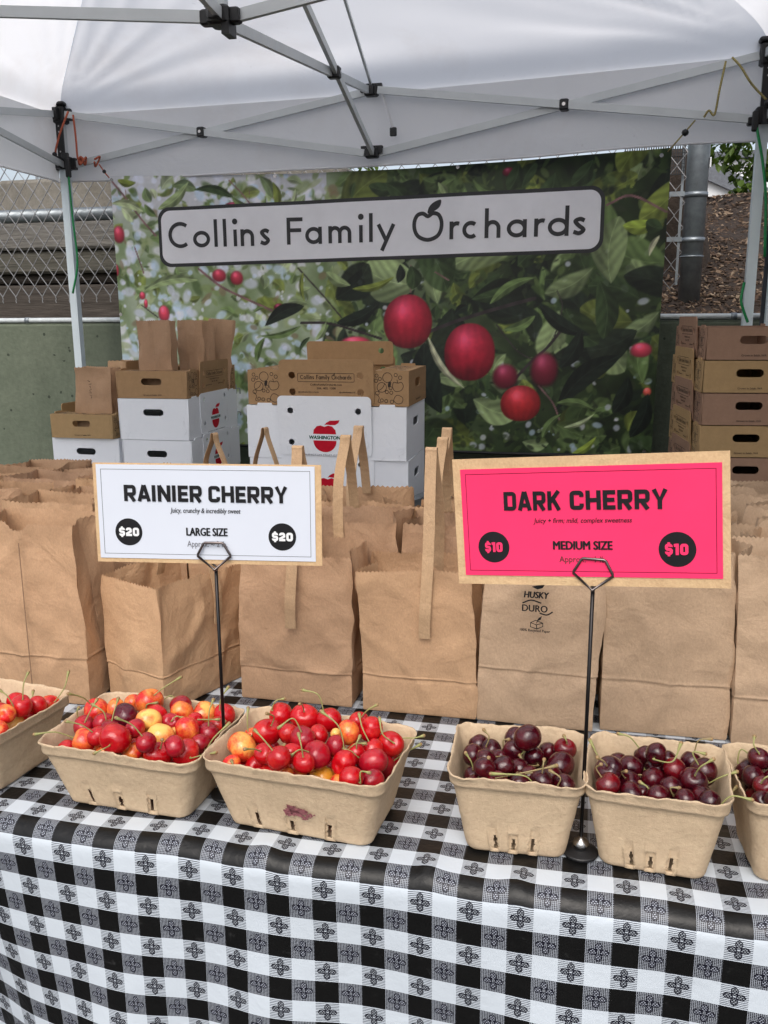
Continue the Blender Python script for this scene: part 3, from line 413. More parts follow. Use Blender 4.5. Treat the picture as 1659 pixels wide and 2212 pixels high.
  5: ([((0.0432, 0.1121, 0.8386), 0.012, 'k', []), ((0.0395, 0.0746, 0.8566), 0.0155, 'k', []), ((0.0528, 0.1319, 0.8377), 0.012, 'k', [((0.0567, 0.1212, 0.836), (0.035, 0.1188, 0.8424), (0.0193, 0.1324, 0.8629))]), ((0.0646, 0.1056, 0.8479), 0.0133, 'k', [((0.0651, 0.0934, 0.8446), (0.0733, 0.0885, 0.8494), (0.0799, 0.09, 0.8481))]), ((0.081, 0.1321, 0.8483), 0.0125, 'k', [((0.073, 0.1378, 0.8585), (0.0634, 0.137, 0.8692), (0.051, 0.1409, 0.8703))]), ((0.0905, 0.1055, 0.8669), 0.012, 'k', [((0.0877, 0.0943, 0.8663), (0.106, 0.0874, 0.8696), (0.1147, 0.0977, 0.8869))]), ((0.1058, 0.1299, 0.8459), 0.0123, 'k', []), ((0.1305, 0.1292, 0.8487), 0.012, 'k', [((0.1346, 0.1351, 0.8616), (0.138, 0.1343, 0.8748), (0.1511, 0.1359, 0.8767)), ((0.1358, 0.1193, 0.8513), (0.1413, 0.1146, 0.8569), (0.1427, 0.1191, 0.8608))]), ((0.1103, 0.0983, 0.8519), 0.0136, 'm', []), ((0.0919, 0.1116, 0.8445), 0.012, 'k', [((0.081, 0.1077, 0.8449), (0.0717, 0.1071, 0.8553), (0.0653, 0.1093, 0.8534))]), ((0.0866, 0.0878, 0.8453), 0.0133, 'k', []), ((0.1278, 0.079, 0.8531), 0.0141, 'k', []), ((0.1403, 0.1046, 0.8511), 0.0155, 'k', [((0.1456, 0.0914, 0.8468), (0.1569, 0.0882, 0.8571), (0.1724, 0.0914, 0.8632)), ((0.1348, 0.0974, 0.8628), (0.1277, 0.0988, 0.877), (0.1404, 0.0994, 0.8764))]), ((0.1372, 0.0871, 0.8323), 0.0127, 'k', [((0.1307, 0.0775, 0.8287), (0.1561, 0.0721, 0.8386), (0.1714, 0.0793, 0.8519))]), ((0.1164, 0.0488, 0.8465), 0.012, 'k', []), ((0.0892, 0.046, 0.8494), 0.012, 'k', [((0.0993, 0.0406, 0.8496), (0.0927, 0.0385, 0.8569), (0.0848, 0.042, 0.8568))]), ((0.0627, 0.047, 0.8483), 0.012, 'k', []), ((0.0628, 0.0815, 0.8412), 0.0128, 'k', []), ((0.0389, 0.0487, 0.8535), 0.0133, 'm', []), ((0.1392, 0.0411, 0.8508), 0.012, 'k', [((0.1481, 0.034, 0.8528), (0.1586, 0.0327, 0.8662), (0.1777, 0.0313, 0.8654))]), ((0.1048, 0.0696, 0.8479), 0.012, 'k', [((0.1062, 0.0586, 0.8448), (0.1024, 0.0575, 0.8545), (0.1112, 0.0592, 0.8546))]), ((0.1362, 0.0612, 0.8444), 0.012, 'k', []), ((0.0764, 0.0628, 0.8394), 0.012, 'k', [((0.0801, 0.0527, 0.8437), (0.0794, 0.052, 0.8547), (0.0716, 0.057, 0.8576))]), ((0.042, 0.0906, 0.8372), 0.012, 'k', [])],
   [(0.0542, 0.0635, 0.802), (0.0542, 0.0635, 0.824), (0.0558, 0.0869, 0.802), (0.0574, 0.1104, 0.802), (0.0776, 0.0618, 0.802), (0.0792, 0.0853, 0.802), (0.0809, 0.1087, 0.802), (0.0809, 0.1087, 0.824), (0.1011, 0.0602, 0.802), (0.1011, 0.0602, 0.824), (0.1027, 0.0836, 0.802), (0.1027, 0.0836, 0.824), (0.1043, 0.1071, 0.802), (0.1043, 0.1071, 0.824)]),
  6: ([((0.193, 0.1364, 0.8406), 0.0137, 'k', [((0.1821, 0.1428, 0.8492), (0.1853, 0.143, 0.8645), (0.2002, 0.1378, 0.8544))]), ((0.201, 0.1278, 0.8618), 0.012, 'k', [((0.1994, 0.1222, 0.8718), (0.1932, 0.1213, 0.8813), (0.1941, 0.1273, 0.8885))]), ((0.2011, 0.0912, 0.8477), 0.012, 'm', [((0.1963, 0.0853, 0.8564), (0.1991, 0.082, 0.8644), (0.2064, 0.0847, 0.8673))]), ((0.1981, 0.1128, 0.8222), 0.012, 'm', []), ((0.1978, 0.0703, 0.8416), 0.012, 'k', []), ((0.1935, 0.1123, 0.8478), 0.012, 'k', []), ((0.223, 0.1415, 0.8471), 0.0129, 'k', []), ((0.2218, 0.0983, 0.8411), 0.012, 'k', []), ((0.2059, 0.0537, 0.854), 0.012, 'k', []), ((0.2019, 0.1337, 0.8201), 0.012, 'k', [((0.194, 0.1279, 0.8262), (0.1872, 0.1284, 0.8376), (0.1793, 0.1311, 0.8346))]), ((0.2372, 0.116, 0.843), 0.012, 'k', []), ((0.2146, 0.1199, 0.8429), 0.012, 'k', [])],
   [(0.212, 0.0716, 0.802), (0.212, 0.0716, 0.824), (0.2099, 0.095, 0.802), (0.2079, 0.1184, 0.802), (0.2354, 0.0736, 0.802), (0.2354, 0.0736, 0.824), (0.2333, 0.0971, 0.802), (0.2313, 0.1205, 0.802), (0.2588, 0.0757, 0.802), (0.2588, 0.0757, 0.824), (0.2568, 0.0991, 0.802), (0.2568, 0.0991, 0.824), (0.2547, 0.1225, 0.802), (0.2547, 0.1225, 0.824)]),
}

# ---------------------------------------------------------------- ground, wall, slope
def grid_mesh(name, nx, ny, fn, mat, smooth=True, uvf=None):
    vs = [fn(i/(nx-1), j/(ny-1)) for j in range(ny) for i in range(nx)]
    fs = [(j*nx+i, j*nx+i+1, (j+1)*nx+i+1, (j+1)*nx+i) for j in range(ny-1) for i in range(nx-1)]
    uv = [uvf(i/(nx-1), j/(ny-1)) for j in range(ny) for i in range(nx)] if uvf else None
    return mesh(name, vs, fs, smooth, mat, uv)
tag(link('ground', mesh('ground', [(-300, -300, 0), (300, -300, 0), (300, 3.3, 0), (-300, 3.3, 0)], [(0, 1, 2, 3)], mat=M_ASPH)), kind='structure')
w = MB(); w.box((0, 3.44, .66), (60, .28, 1.32), bev=.012)
wall = tag(w.build('retaining_wall', M_WALL), 'long greenish concrete retaining wall behind the stall, pitted with air holes', 'wall')
cp = MB(); cp.tube([(-12, 3.31, 1.337), (12, 3.31, 1.337)], .0125, 10); cp.build('wall_pipe', M_GALV if 0 else plain('white_pipe_paint', (.62, .66, .66), .45, .1, vary=.15), wall, smooth=True)
cl = MB()
for x in (-2.85, -2.2, .6): cl.tube([(x-.012, 3.31, 1.337), (x+.012, 3.31, 1.337)], .0155, 10)
cl.build('pipe_clip', M_GALV, wall, smooth=True)
def hill(x, y):
    n = noise.noise(Vector((x*1.1, y*1.1, 3)))*.06+noise.noise(Vector((x*4, y*4, 1)))*.02
    if x < -1.6:
        z0 = 1.33+max(0, (y-4.3))*.10
        if y > 4.2: z0 = 1.95+(y-4.2)*.06
        z = z0
    else:
        k = min(1, max(0, (y-3.75)/1.75)); z = 1.335+.035*min(1, max(0, (y-3.58)/.3))+.72*k**1.05
        if y > 5.5: z = 2.09+(y-5.5)*.012
    if y > 6: z -= (y-6)*.0
    return z+n*min(1, max(0, (y-3.6)/.5))
tag(link('wood_chip_slope', grid_mesh('wood_chip_slope', 110, 90, lambda u, v: (-14+28*u, 3.582+ (v**1.6)*34, hill(-14+28*u, 3.582+(v**1.6)*34)), M_SOIL)), kind='structure')
random.seed(5)
vs, fs, tn = [], [], []
for i in range(9000):
    x = random.uniform(-.2, 1.9); y = 3.6+random.random()**1.3*2.3; z = hill(x, y)+.004
    s = random.uniform(.012, .04); n = len(vs)
    Mx = Matrix.Rotation(random.uniform(0, PI), 3, 'Z') @ Matrix.Rotation(random.gauss(0, .45), 3, 'X') @ Matrix.Rotation(random.gauss(0, .35), 3, 'Y')
    sl = Matrix.Rotation(.35, 3, 'X'); a, b, c = s/2, s*random.uniform(.25, .55)/2, .0022
    for k in (-1, 1):
        for (p, q) in ((-1, -.6), (.8, -1), (1, .7), (-.7, 1)):
            v = sl @ Mx @ Vector((p*a, q*b, k*c)); vs.append((x+v.x, y+v.y, z+v.z))
    fs += [tuple(n+i for i in f) for f in ((3, 2, 1, 0), (4, 5, 6, 7), (0, 1, 5, 4), (1, 2, 6, 5), (2, 3, 7, 6), (3, 0, 4, 7))]
    tn += [random.random()**1.4]*8
me = mesh('wood_chips', vs, fs, mat=M_CHIPS); at = me.attributes.new('tone', 'FLOAT', 'POINT'); at.data.foreach_set('value', tn)
tag(link('wood_chips', me), 'brown wood chips covering the slope behind the wall', 'wood chips', kind='stuff')
# timbers and blocks left
tw = empty('timber_wall', (-3.5, 3.95, 1.33), 0, 'stacked weathered timber retaining wall behind the wire fence at left', 'wall')
yy = .0
for k, (z0, z1, dy, m) in enumerate([(1.34, 1.535, 0, 2), (1.55, 1.60, .10, 2), (1.603, 1.728, .03, 1), (1.733, 1.895, .0, 0)]):
    for j in range(2):
        L_ = 2.4; x = -3.0+(j-1)*2.42+(.3 if k % 2 else 0); b = MB(); b.box((x+3.5, dy, (z0+z1)/2-1.33), (L_, .2, z1-z0), bev=.012)
        link('timber', mesh('timber', b.v, b.f, mat=M_WOODS[m]), tw)
bw = empty('concrete_block_row', (-3.5, 4.05, 1.895), 0, 'row of rough weathered concrete blocks lying on the timber wall', 'block wall')
for j, (xa, xb) in enumerate([(-6.2, -5.1), (-5.08, -4.05), (-4.2+.2, -3.45+.0), (-3.42, -2.32), (-2.30, -1.3)]):
    b = MB(); b.box(((xa+xb)/2+3.5, 0, .118), (xb-xa, .24, .235), bev=.02); link('block', mesh('block', b.v, b.f, mat=M_BLOCK), bw)
# ---------------------------------------------------------------- chain link fence
fence = empty('chain_link_fence', (0, 3.47, 1.32), 0, 'galvanised chain link fence with rail and thick post above the concrete wall', 'fence')
def chain(x0, x1, z0, z1, y, p, r_):
    q = p*1.32; mb = MB(); n = int((x1-x0)/(p/2)); m = int((z1-z0)/(q/2)); 
    for i in range(n):
        sg = 1 if i % 2 else -1; pts = []
        for j in range(m+1):
            pts.append((x0+i*p/2+(p/4+.0015)*(sg if j % 2 else -sg), y+(.0022 if (j+i) % 2 else -.0022), z0+j*q/2))
        mb.tube(pts, r_, 4, cap=False)
    return mb
mesh_w = chain(-4.4, .40, .14, 1.45, 0, .080, .0028)
tag(mesh_w.build('wire_mesh', M_GALVW, fence), kind='stuff')
kn = MB()
for i in range(0, 118):
    x = -4.4+i*.040
    if i % 2: 
        x += -.020
        kn.tube([(x-.002, 0, .14), (x+.002, 0, .128), (x-.002, 0, .118), (x+.001, 0, .108)], .0026, 4)
tag(kn.build('wire_ends', M_GALVW, fence), kind='stuff')
MB().tube([(-8, .06, .558), (-1.0, .06, .558)], .034, 14).build('fence_rail', M_GALV, fence, smooth=True)
for x in (-3.42,):
    MB().tube([(x, .95, .0), (x, .95, 1.6)], .04, 12).build('thin_post', M_GALV, fence, smooth=True)
post = MB(); post.tube([(.467, .42, .02), (.472, .42, 1.75)], .052, 20); pp = post.build('fence_post', M_GALV, fence, smooth=True)
for z in (.37, .58, .86, .30):
    MB().tube([(.468, .42, z), (.468, .42, z+(.022 if z > .31 else .006))], .057, 20).build('band', M_GALV, pp, smooth=True)
MB().box((.378, .385, .595), (.07, .01, .022)).build('band_lug', M_GALV, pp); MB().box((.378, .385, .385), (.07, .01, .022)).build('band_lug', M_GALV, pp)
MB().box((.40, .39, .72), (.012, .004, 1.1)).build('tension_bar', M_GALV, fence)
MB().box((.523, .40, .735), (.006, .02, .045)).build('sticker', M_WHITE_INK, pp)
dn = MB(); n_ = 0
for i in range(26):
    x = .125+i*.011; dn.bar((x, .36, .68), (x, .36, 1.0), .0052, .002)
for j in range(20):
    z = .68+j*.0165; dn.bar((.12, .362, z), (.41, .362, z), .0065 if j % 5 else .013, .002)
tag(dn.build('privacy_net', M_DARKNET, fence), kind='stuff')
# trunk behind the mesh, right of the banner
tk = empty('dark_tree_trunk', (.45, 4.35, 1.4), 0, 'dark mossy tree trunk behind the wire mesh right of the banner', 'tree')
MB().tube(crom([(0, 0, -.1), (.03, .02, .2), (-.04, .03, .55), (-.02, .05, .78)], 6), [.15-.002*i for i in range(19)], 12).build('trunk', M_BARK, tk, smooth=True)
# tree with leaves, upper right; white building beyond
def tree(name, base, h, crowns, nleaf, label, seed, size=.06):
    random.seed(seed); t = empty(name, base, 0, label, 'tree'); mb = MB()
    top = Vector((0, 0, h)); tr = crom([(0, 0, -.2), (.05, .02, h*.4), (-.05, 0, h*.75), (0, 0, h)], 6); mb.tube(tr, [.12-.09*i/(len(tr)-1) for i in range(len(tr))], 8)
    for c in crowns:
        a = Vector((0, 0, h*random.uniform(.4, .8))); b = Vector(c[:3]); mb.tube(crom([a, (a+b)/2+Vector((0, 0, .1)), b], 5), [.035-.003*i for i in range(11)], 6)
    mb.build('trunk', M_BARK, t, smooth=True)
    vs, fs, tn = [], [], []
    for c in crowns:
        sub = [Vector(c[:3])+Vector((random.gauss(0, .45), random.gauss(0, .45), random.gauss(0, .35)))*c[3] for _ in range(9)]
        for i in range(nleaf):
            q = random.choice(sub)+Vector((random.gauss(0, .2), random.gauss(0, .2), random.gauss(0, .17)))*c[3]
            s = size*random.uniform(.6, 1.3); Mx = Matrix.Rotation(random.uniform(0, 6.3), 3, 'Z') @ Matrix.Rotation(random.uniform(-1.3, 1.3), 3, 'X')
            n = len(vs)
            for p in ((0, -1, 0), (.5, -.3, .12), (.42, .4, .1), (0, 1, 0), (-.42, .4, .1), (-.5, -.3, .12)):
                v = Mx @ Vector(p)*s*.6+q; vs.append(tuple(v))
            fs += [(n, n+1, n+2, n+3), (n, n+3, n+4, n+5)]; tn += [random.random()]*6
    me = mesh('crown', vs, fs, mat=M_LEAF); at = me.attributes.new('tone', 'FLOAT', 'POINT'); at.data.foreach_set('value', tn)
    link('crown', me, t); return t
tree('leafy_tree', (1.75, 7.6, 2.1), 1.6, [(-.72, 0, .55, .26), (-.48, .1, .44, .28), (-.2, .1, .6, .32), (-.6, .2, .95, .40), (.0, 0, 1.2, .5), (-1.0, .2, 1.1, .4)], 210, 'sparse green leafy tree above the wood chip slope at the upper right', 8, .075)
tree('background_tree', (-4.6, 9.5, 1.9), 2.6, [(0, 0, 1.6, .8), (.9, .3, .9, .8), (-.8, 0, 1.1, .8), (.4, 0, 2.2, .8), (1.7, 0, .6, .7)], 260, 'green tree behind the block row at the far left', 9, .12)
hb = empty('white_building', (4.2, 16, 1.2), 0, 'white building with a grey sloping roof edge beyond the wood chip slope', 'building')
MB().box((0, 0, 1.15), (9, 3, 2.7)).build('wall', M_WALLW, hb)
MB().bar((-3.0, -1.56, 2.55), (-.4, -1.56, 1.35), .1, .24).build('roof_edge', M_SLATE, hb)
MB().box((-2.75, -1.53, 1.75), (.55, .05, .12)).build('brick_band', M_BRICK, hb)
MB().box((0, 0, 2.56), (9.2, 3.2, .1)).build('roof', M_SLATE, hb)

# ---------------------------------------------------------------- canopy tent
tent = empty('canopy_tent', (-.93, 1.42, 0), 0, 'white pop up canopy tent with grey folding frame covering the cherry stall', 'canopy')
TC = Vector((-.93, 1.42, 0)); BL = Vector((-2.405, 3.05, 0)); BR = Vector((.578, 2.82, 0)); FL = TC*2-BR; FR = TC*2-BL
ZE, ZP = 2.305, 3.12
def lerp(a, b, t): return a+(b-a)*t
random.seed(11)
def roof_tri(A, B, key):
    nu, nv = 100, 70; vs = []; Pk = Vector((TC.x, TC.y, ZP))
    for j in range(nv):
        s = (j/(nv-1))**1.5
        for i in range(nu):
            t = i/(nu-1); e = lerp(A, B, t); e = Vector((e.x, e.y, ZE-.018*math.sin(PI*t)))
            p = lerp(e, Pk, s)
            hip = min(t, 1-t)
            sag = .045*math.sin(PI*min(1, s*1.0))*min(1, 4*t*(1-t))      # cloth hangs between hips
            d1, d2 = math.hypot(t*2.9, s*1.7), math.hypot((1-t)*2.9, s*1.7)
            wr = 0
            for d, sgn, ph in ((d1, 0, 0), (d2, 1, 5)):
                tt = t if sgn == 0 else 1-t
                an = math.atan2(s*1.7, tt*2.9+1e-5)
                wr += .013*math.exp(-d*1.5)*(1-math.exp(-d*9))*math.sin(an*19+ph+key)+.006*math.exp(-d*1.1)*(1-math.exp(-d*6))*math.sin(an*37+key*2)
            n = noise.noise(p*1.5+Vector((key, 0, 0)))*.022+noise.noise(p*4)*.006
            k = min(1, 6*hip+.0)*min(1, s*8)*min(1, (1-s)*6)
            fz = -.045*math.exp(-(s/.035)**2); vs.append((p.x-TC.x, p.y-TC.y, p.z-sag*k+wr*.5*min(1, s*10)+n*1.2*k+fz))
    fs = [(j*nu+i, (j+1)*nu+i, (j+1)*nu+i+1, j*nu+i+1) for j in range(nv-1) for i in range(nu-1)]
    return mesh('roof_panel', vs, fs, True, M_CANOPY)
def out(p, k=.045): q = (p-TC); return TC+q*(1+k/q.length)
EB = [out(p) for p in (BL, BR, FR, FL)]
for k in range(4):
    A, B = EB[k], EB[(k+1) % 4]; link('roof_panel', roof_tri(A, B, k*1.7), tent)
def valance(A, B, key, drop=.290):
    nu, nv = 120, 12; vs = []
    d = (B-A).normalized(); nrm = Vector((d.y, -d.x, 0))
    for j in range(nv):
        s = j/(nv-1)
        for i in range(nu):
            t = i/(nu-1); e = lerp(A, B, t)
            o = .006*math.sin(t*23+key)*s+.014*s*noise.noise(Vector((t*7+key, s*1.2, 0)))*(.3+s)+.045*math.exp(-min(t, 1-t)*2.97/.06)*s*(-.3+math.sin(t*300)*.25)
            z = ZE-.045-.018*math.sin(PI*t)*(1-.5*s)-drop*s+.012*noise.noise(Vector((t*4, key, 1)))*s
            vs.append((e.x-TC.x+nrm.x*o, e.y-TC.y+nrm.y*o, z))
    fs = [(j*nu+i, (j+1)*nu+i, (j+1)*nu+i+1, j*nu+i+1) for j in range(nv-1) for i in range(nu-1)]
    me = mesh('valance', vs, fs, True, M_VALANCE); o = link('valance', me, tent)
    hem = MB(); last = vs[-nu:]; hem.tube(last[::3]+[last[-1]], .0045, 5); hem.build('hem', M_VALANCE, o, smooth=True)
for k in range(4): valance(EB[k], EB[(k+1) % 4], k*2.3+1)
def T3(p, z): return Vector((p.x-TC.x, p.y-TC.y, z))
ZU, ZL = 2.252, 2.035
for p in (BL, BR, FR, FL):
    MB().bar(T3(p, 0), T3(p, ZL), .036).build('leg', M_ALU_L, tent)
    MB().bar(T3(p, ZL-.1), T3(p, ZU+.05), .029).build('inner_leg', M_ALU, tent)
    MB().box(T3(p, .01), (.1, .1, .02)).build('foot', M_GALV, tent)
    b = MB(); b.box(T3(p, ZL+.01), (.062, .062, .06), bev=.006); b.box(T3(p, ZL+.005)+Vector((.04, 0, 0)), (.04, .022, .05)); b.box(T3(p, ZL+.005)+Vector((0, -.04, 0)), (.022, .04, .05)); b.box(T3(p, ZL+.005)+Vector((-.04, 0, -.01)), (.03, .03, .03), bev=.004)
    b.build('corner_bracket', M_BLACKPL, tent)
    b = MB(); b.box(T3(p, ZU), (.056, .056, .075), bev=.006); b.box(T3(p, ZU)+Vector((.035, 0, 0)), (.035, .02, .05)); b.box(T3(p, ZU)+Vector((0, -.035, 0)), (.02, .035, .05))
    b.box(T3(p, ZU-.11)+Vector((0, -.018, 0)), (.034, .008, .18)); b.box(T3(p, ZU+.045), (.075, .075, .016), bev=.005); b.build('corner_bracket', M_BLACKPL, tent)
    for z in (ZU-.05, ZU-.075, ZU-.16): MB().tube([T3(p, z)+Vector((0, -.021, 0)), T3(p, z)+Vector((0, -.026, 0))], .004, 8).build('rivet', M_STEEL, tent)
HUB = Vector((TC.x, TC.y, 0)); HZ = 2.072
def brk(p, z, big=1):
    b = MB(); b.box(T3(p, z), (.055*big, .04*big, .04*big), bev=.005); b.box(T3(p, z)+Vector((0, 0, .012*big)), (.09*big, .024*big, .03*big)); b.box(T3(p, z), (.03*big, .07*big, .03*big)); b.build('truss_bracket', M_BLACKPL, tent)
def truss(A, zA1, zA2, B, zB1, zB2, off):       # two crossing bars between two joints
    d = (B-A); d.normalize(); nn = Vector((d.y, -d.x, 0))
    a1, b1 = T3(A+d*.03, zA1)+nn*off, T3(B-d*.03, zB2)+nn*off
    a2, b2 = T3(A+d*.03, zA2)-nn*off, T3(B-d*.03, zB1)-nn*off
    MB().bar(a1, b1, .014, .028).build('truss_bar', M_ALU, tent); MB().bar(a2, b2, .014, .028).build('truss_bar', M_ALU, tent)
    t = (zA1-zA2)/((zA1-zA2)+(zB1-zB2)); c = lerp(a1, b1, t); c = Vector((c.x, c.y, (lerp(a1, b1, t).z+lerp(a2, b2, t).z)/2)) - nn*off
    ang = math.atan2(d.y, d.x); b = MB(); b.box(c, (.034, .045, .04), rz=ang, bev=.004); bo = b.build('cross_bracket', M_BLACKPL, tent)
    b = MB()
    for s in (1, -1): MB().tube([c+nn*s*.022, c+nn*s*.025], .007, 8).build('bolt', M_STEEL, bo)
C4 = [BL, BR, FR, FL]
for k in range(4):
    A, B = C4[k], C4[(k+1) % 4]; m = (A+B)/2
    truss(A, ZU, ZL, m, ZU-.01, ZL-.03, .009); truss(m, ZU-.01, ZL-.03, B, ZU, ZL, .009)
    brk(m, ZU-.01); brk(m, ZL-.03)
    truss(m, ZU-.01, ZL-.03, HUB, ZU+.27, HZ, .009)
    mi = MB(); mi.bar(T3(m, ZU+.01), Vector((0, 0, ZP-.05)), .009, .012); mi.build('roof_strut', M_ALU, tent)
h = MB(); h.box((0, 0, HZ), (.06, .06, .045), bev=.007); h.box((0, 0, HZ), (.105, .03, .036), bev=.004); h.box((0, 0, HZ), (.03, .105, .036), bev=.004); h.box((.02, .0, HZ-.03), (.02, .05, .03)); h.box((-.02, .0, HZ+.035), (.03, .04, .03)); h.build('centre_hub', M_BLACKPL, tent)
h = MB(); h.box((0, 0, HZ+.30), (.09, .09, .06), bev=.01); h.build('centre_hub', M_BLACKPL, tent)
MB().bar((0, 0, HZ), (0, 0, ZP-.02), .03).build('centre_pole', M_ALU, tent)
st = MB(); st.bar(T3((BL+BR)/2, ZU-.03)+Vector((.05, -.01, 0)), T3((BL+BR)/2, ZU-.16)+Vector((.095, -.03, 0)), .018, .004); st.build('loose_strap', M_CANOPY, tent)
MB().box(T3((BL+BR)/2, ZU-.175)+Vector((.097, -.03, 0)), (.028, .012, .034), bev=.003).build('strap_clip', M_BLACKPL, tent)
# neighbouring stall's tent on the right (its near leg shows at the edge)
nt = empty('neighbour_tent', (2.15, 1.27, 0), 0, 'leg and roof of the neighbouring canopy standing close against the right tent leg', 'canopy')
for sx in (-1.5, 1.5):
    for sy in (-1.5, 1.5):
        MB().bar((sx, sy, 0), (sx, sy, 2.3), .034).build('leg', M_ALU_L, nt)
vs = [(-1.53, -1.53, 2.3), (1.53, -1.53, 2.3), (1.53, 1.53, 2.3), (-1.53, 1.53, 2.3), (0, 0, 3.1)]
link('roof', mesh('roof', vs, [(0, 1, 4), (1, 2, 4), (2, 3, 4), (3, 0, 4)], mat=M_DARKTARP), nt)
mb = MB(); mb.box((0, 1.53, 1.2), (3.06, .006, 2.2)); mb.box((1.53, 0, 1.2), (.006, 3.06, 2.2)); mb.build('added_shade_wall', M_DARKTARP, nt)  # unseen dark walls, added to block light and darken the stall's right side

# ropes
def rope(name, pts, r_, mat, label, cat='rope', knots=()):
    mb = MB(); mb.tube(crom(pts, 5), r_, 6); o = tag(mb.build(name, mat, smooth=True), label, cat)
    for k, s in knots:
        b = MB(); b.lathe([(.001, -s), (s*.8, -s*.6), (s, 0), (s*.8, s*.6), (.001, s)], k, 8); b.build('knot', M_BLACKPL, o, smooth=True)
    return o
x, y = BL.x, BL.y
rope('orange_cord', [(x+.07, y-.05, 2.255), (x+.03, y-.06, 2.17), (x-.0, y-.06, 2.10), (x-.01, y-.05, 2.08)], .0045, M_ROPE_R, 'orange cord hanging from the left upper corner joint down beside the black bracket', knots=[((x-.012, y-.055, 2.075), .012)])
cpt = [(x+.09, y-.045, 2.24), (x+.098, y-.05, 2.14), (x+.10, y-.05, 2.055)]
for k in range(13): cpt.append((x+.105+.0035*k/2+.012*math.cos(k*1.3), y-.04+.012*math.sin(k*1.3), 2.045+.018*math.sin(k*2.1)))
rope('orange_cord', cpt, .0045, M_ROPE_R, 'orange cord wound round the left end of the lower truss bar')
rope('orange_cord', [(x+.19, y-.06, 2.045), (x+.2, y-.03, 2.06), (x+.175, y-.03, 2.02), (x+.185, y-.055, 2.035)], .0045, M_ROPE_R, 'short orange loop over the truss bar left of the banner')
rope('banner_bungee', [(x+.205, y-.05, 2.025), (x+.225, y-.04, 1.99), (x+.24, y-.03, 1.968)], .003, M_ROPE_R, 'short cord and hook tying the banner to the truss at its top left corner', 'cord', [((x+.222, y-.04, 1.995), .009)])
rope('green_cord', [(x+.052, y-.06, 2.02), (x+.056, y-.06, 1.8), (x+.06, y-.055, 1.6), (x+.02, y-.05, 1.46)], .0048, M_ROPE_G, 'green cord running straight down beside the left tent leg')
b = MB(); b.box((0, 0, 0), (.022, .02, .085), bev=.004); b.box((-.01, 0, .05), (.034, .016, .03), bev=.003); tag(b.build('cord_clip', M_BLACKPL, loc=(x+.05, y-.055, 2.015)), 'black plastic clip holding the green cord under the left bracket', 'clip')
x, y = BR.x, BR.y
rope('braided_cord', [(x-.13, y-.06, 2.235), (x-.10, y-.07, 2.2), (x-.06, y-.075, 2.14), (x-.0, y-.07, 2.08)], .004, M_ROPE_Y, 'yellow and black cord slanting down to the right upper tent corner', knots=[((x-.0, y-.075, 2.075), .014)])
rope('braided_cord', [(x-.15, y-.055, 2.225), (x-.165, y-.06, 2.13), (x-.175, y-.05, 2.05), (x-.195, y-.05, 2.065), (x-.21, y-.04, 2.045)], .004, M_ROPE_Y, 'yellow and black cord hanging from the upper truss bar and wound round the lower one')
rope('braided_cord', [(x-.24, y-.05, 2.035), (x-.27, y-.045, 2.0), (x-.31, y-.03, 1.955), (x-.325, y+.0, 1.94)], .003, M_ROPE_Y, 'yellow and black cord tied down to the banner at its top right corner', knots=[((x-.272, y-.045, 1.995), .013)])
rope('green_cord', [(x-.03, y-.06, 2.0), (x-.0, y-.06, 1.88), (x+.02, y-.06, 1.76), (x+.035, y-.055, 1.55)], .005, M_ROPE_G, 'green cord hanging from the clip on the right tent corner')
rope('green_cord', [(x-.028, y-.05, 1.46), (x-.036, y-.06, 1.4), (x-.025, y-.06, 1.36), (x-.005, y-.055, 1.315)], .005, M_ROPE_G, 'short loop of green cord low on the right tent leg above the trays')
b = MB(); b.box((0, 0, 0), (.022, .02, .07), bev=.004); tag(b.build('cord_clip', M_BLACKPL, loc=(x-.035, y-.055, 2.02)), 'black plastic clip under the right tent corner bracket', 'clip')

